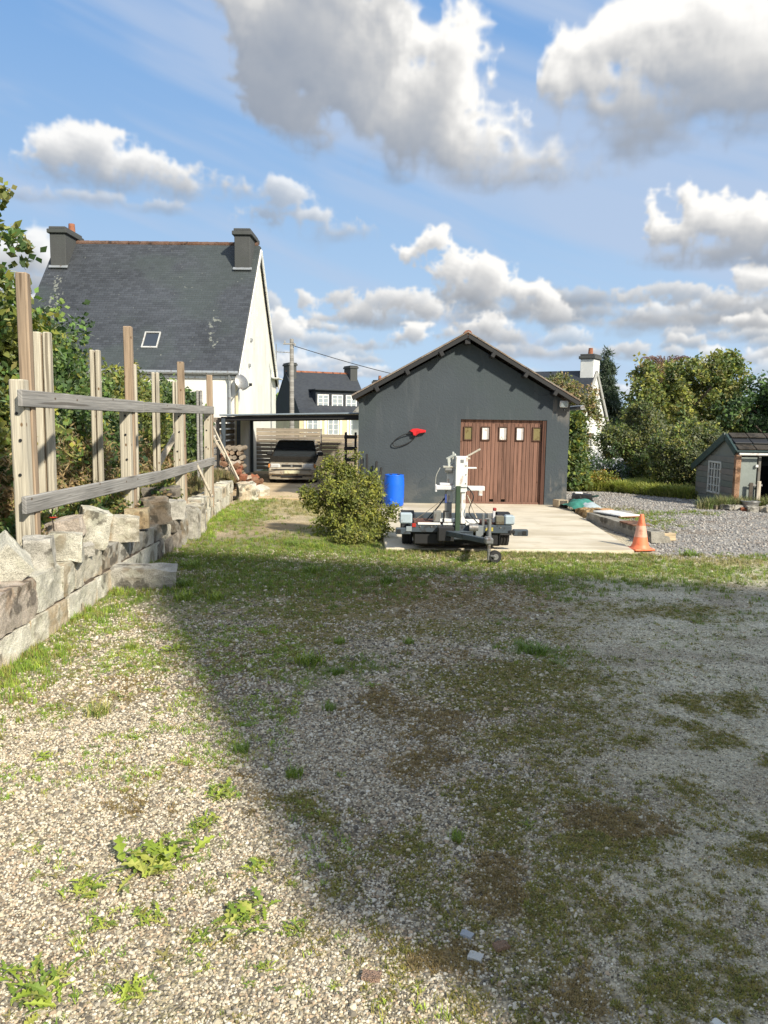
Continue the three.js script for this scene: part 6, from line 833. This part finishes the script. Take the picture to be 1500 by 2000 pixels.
// ---------------------------------------------------------------- single weeds in the gravel
{
  rnd = makeRng(77);
  const leaf = (len, w, lobes, arch) => { const pos = [], n = lobes * 2; let p = null; for (let i = 0; i <= n; i++) { const u = i / n, ww = w * Math.sin(Math.PI * Math.min(1, u * 0.85 + 0.12)) * (i % 2 ? 1 : 0.3) + 0.002, y = arch * len * Math.sin(u * 2.5), x = u * len, q = [[x, y + ww * 0.25, -ww / 2], [x, y, 0], [x, y + ww * 0.25, ww / 2]]; if (p) for (const k of [0, 1]) pos.push(...p[k], ...q[k], ...q[k + 1], ...p[k], ...q[k + 1], ...p[k + 1]); p = q; } return finish(pos); };
  const LV = [[1, 0.3, 5, 0.12], [1, 0.36, 4, 0.2], [1, 0.26, 6, 0.08], [1, 0.32, 4, 0.28]].map((a) => leaf(...a));
  const mats = [[0.24, 0.33, 0.025], [0.34, 0.42, 0.04], [0.17, 0.26, 0.025], [0.4, 0.42, 0.08]].map((c) => new THREE.MeshPhysicalMaterial({ color: rgb(...c), transmission: 0.3, thickness: 0, roughness: 0.7, side: THREE.DoubleSide }));
  const blades = [0, 1].map(() => bladeTuft(60, 0.11, 0.006, 0.8, 0.06));
  const W = [[-1.08, 3.47, 0.38, 'r', 'largest bright green dandelion in the sunlit foreground gravel'], [-0.56, 3.06, 0.26, 'r', 'spiky green dandelion in the foreground near the shade edge'], [-0.9, 4.14, 0.22, 'r', 'light green weed beside the shade edge at left centre'], [-2.1, 4.6, 0.2, 'r', 'small leafy weed near the left edge of the sunlit gravel'], [-0.89, 4.72, 0.2, 'g', 'deep green grass clump just inside the shade edge'], [-0.51, 4.38, 0.19, 'g', 'round grass clump in the shade nearest to the camera'], [-0.44, 2.78, 0.1, 'r', 'tiny weed in the sunny strip by the shade corner'], [-0.16, 2.68, 0.08, 'r', 'tiny three leaved weed at bottom centre in sunny gravel'], [-0.35, 3.0, 0.14, 'r', 'yellow green weed right of the spiky dandelion'], [-0.9, 3.81, 0.18, 'r', 'loose weed between the largest dandelion and the shade edge'], [-0.73, 2.94, 0.13, 'r', 'pale green weed left of the spiky dandelion'], [-1.24, 2.63, 0.28, 'r', 'broad clump of weeds at the bottom left corner'], [-1.15, 3.0, 0.13, 'r', 'small weed below the largest dandelion'], [0.78, 3.85, 0.11, 'r', 'small dark weed in the brown moss of the shade'], [0.4, 3.71, 0.15, 'g', 'flat green grass tuft in the shade left of the moss'], [-0.4, 7.16, 0.2, 'g', 'pointed grass tuft in the middle of the shaded yard'], [-1.09, 6.84, 0.18, 'r', 'green weed on the shaded gravel left of the middle'], [-1.89, 6.87, 0.25, 'r', 'green weed at the sunlit shade border right of the wall'], [-0.1, 6.02, 0.17, 'r', 'leafy weed in the shaded yard below the middle'], [-0.37, 5.45, 0.18, 'g', 'grass tuft in the shaded gravel beside dark stones'],
    [-2.03, 5.33, 0.3, 'd', 'straw coloured grass clump on the sunlit gravel'], [-1.76, 5.83, 0.18, 'r', 'bright yellow green weed close to the shade border'], [-0.97, 3.05, 0.16, 'r', 'spreading weed between the two foreground dandelions'], [-1.6, 4.9, 0.15, 'r', 'faint weed in the sunlit gravel left of the grass clump'], [-0.37, 6.33, 0.2, 'g', 'small upright tuft left of the shaded leafy weed'], [-0.56, 3.44, 0.16, 'r', 'weed on the shade border right of the largest dandelion'], [-1.67, 3.55, 0.1, 'r', 'little weed at far left of the sunlit gravel'], [-0.92, 2.62, 0.16, 'r', 'low weed at the bottom edge left of centre'], [-0.24, 4.39, 0.1, 'r', 'tiny weed right of the round grass clump'], [0.26, 7.19, 0.19, 'g', 'grass tuft in the shade right of the middle'], [-1.15, 2.35, 0.12, 'r', 'weed cut by the lower edge of the picture'], [-2.3, 6.9, 0.2, 'g', 'grass clump in the sunny strip near the stone wall'], [5.0, 12.42, 0.55, 'g', 'green grass clump on the gravel right of the traffic cone'], [-2.35, 8.9, 0.4, 'g', 'dark green grass clump beside the granite slab on the ground'], [-1.95, 8.9, 0.35, 'g', 'second dark grass clump right of the granite slab'], [-1.3, 3.25, 0.2, 'r', 'sparse weed left below the largest dandelion']];
  W.push([-2.55, 9.6, 0.5, 'g', 'wide green grass clump where the shade meets the stone wall'], [-1.55, 12.9, 0.5, 'g', 'green grass clump at the far shade edge in line with the carport'], [-1.1, 12.7, 0.4, 'g', 'grass clump at the far shade edge left of the bush'], [0.05, 9.9, 0.35, 'g', 'dark grass tuft in the shaded turf below the bush'], [-0.65, 6.6, 0.42, 'g', 'broad low grass patch in the middle of the shaded gravel'], [-2.75, 10.9, 0.5, 'g', 'lush grass clump in the shade at the foot of the wall'], [-1.0, 10.6, 0.4, 'g', 'grass clump in the shaded turf left of centre'], [1.4, 6.95, 0.5, 'g', 'wide flat green patch in the shade right of the middle']);
  const rosette = () => { const g = []; for (let i = 0; i < 8; i++) g.push(LV[i % 4].clone().applyMatrix4(new THREE.Matrix4().compose(new THREE.Vector3(R(-0.2, 0.2), 0.02, R(-0.2, 0.2)), new THREE.Quaternion().setFromEuler(new THREE.Euler(R(-0.4, 0.4), i * 2.4, R(0, 0.5), 'YXZ')), new THREE.Vector3(1, 1, 1).multiplyScalar(R(0.4, 1))))); return mergeGeometries(g); }, sprigs = [];
  for (let i = 0; i < 1500 && sprigs.length < 330; i++) { const z = Math.sqrt(mix(4.6, 62, rnd())), x = R(wallX(z) + 0.15, mix(0.1, -0.9, sstep(2.4, 5, z))); if (fbm(x * 1.7 + 60, z * 1.6, 3) > 0.47) sprigs.push([x, groundY(x, z), z, R(0, 6.3), 0, 0, R(0.02, 0.055) * (rnd() < 0.15 ? 1.6 : 1), R(0.02, 0.045), tone(pick([[0.26, 0.36, 0.03], [0.18, 0.28, 0.025], [0.38, 0.42, 0.07], [0.34, 0.3, 0.09]]), R(0.8, 1.2))]); }
  scatter('small_weeds', 'small yellow green weeds strewn over the sunlit gravel', [rosette(), rosette(), rosette()], grassMat, sprigs);
  for (const e of W) if (e[1] < 4.3 && e[0] < -0.3) e[2] *= 1.25;
  for (const [x, z, w, k, l] of W) {
    const t = thing(k === 'r' ? 'dandelion' : 'grass_clump', l, k === 'r' ? 'weed' : 'grass clump', x, groundY(x, z), z, R(0, 6));
    if (k === 'r') { const n = Math.round(14 + w * 110); for (let i = 0; i < n; i++) { const m = mesh('leaf', LV[i % 4], mats[Math.floor(rnd() * 4)], t), a = i * 2.4 + R(-0.3, 0.3), s = w * R(0.12, 0.34); m.scale.set(s, s, s * R(0.8, 1.4)); m.rotation.set(R(-0.5, 0.5), a, R(-0.02, 0.36), 'YXZ'); m.position.set((R(-1, 1) + R(-1, 1)) * w * 0.22, 0.004, (R(-1, 1) + R(-1, 1)) * w * 0.15); } }
    else { const m = mesh('blades', blades[0], k === 'd' ? std({ color: rgb(0.34, 0.31, 0.11) }) : mats[Math.floor(rnd() * 3)], t), s = w / 0.22; m.scale.set(s, Math.min(s, 1.5) * 0.75, s); const m2 = mesh('blades', blades[1], mats[2], t); m2.scale.set(s * 0.8, Math.min(s, 1.5) * 0.6, s * 0.8); }
  }
}
renderer.render(scene, camera);
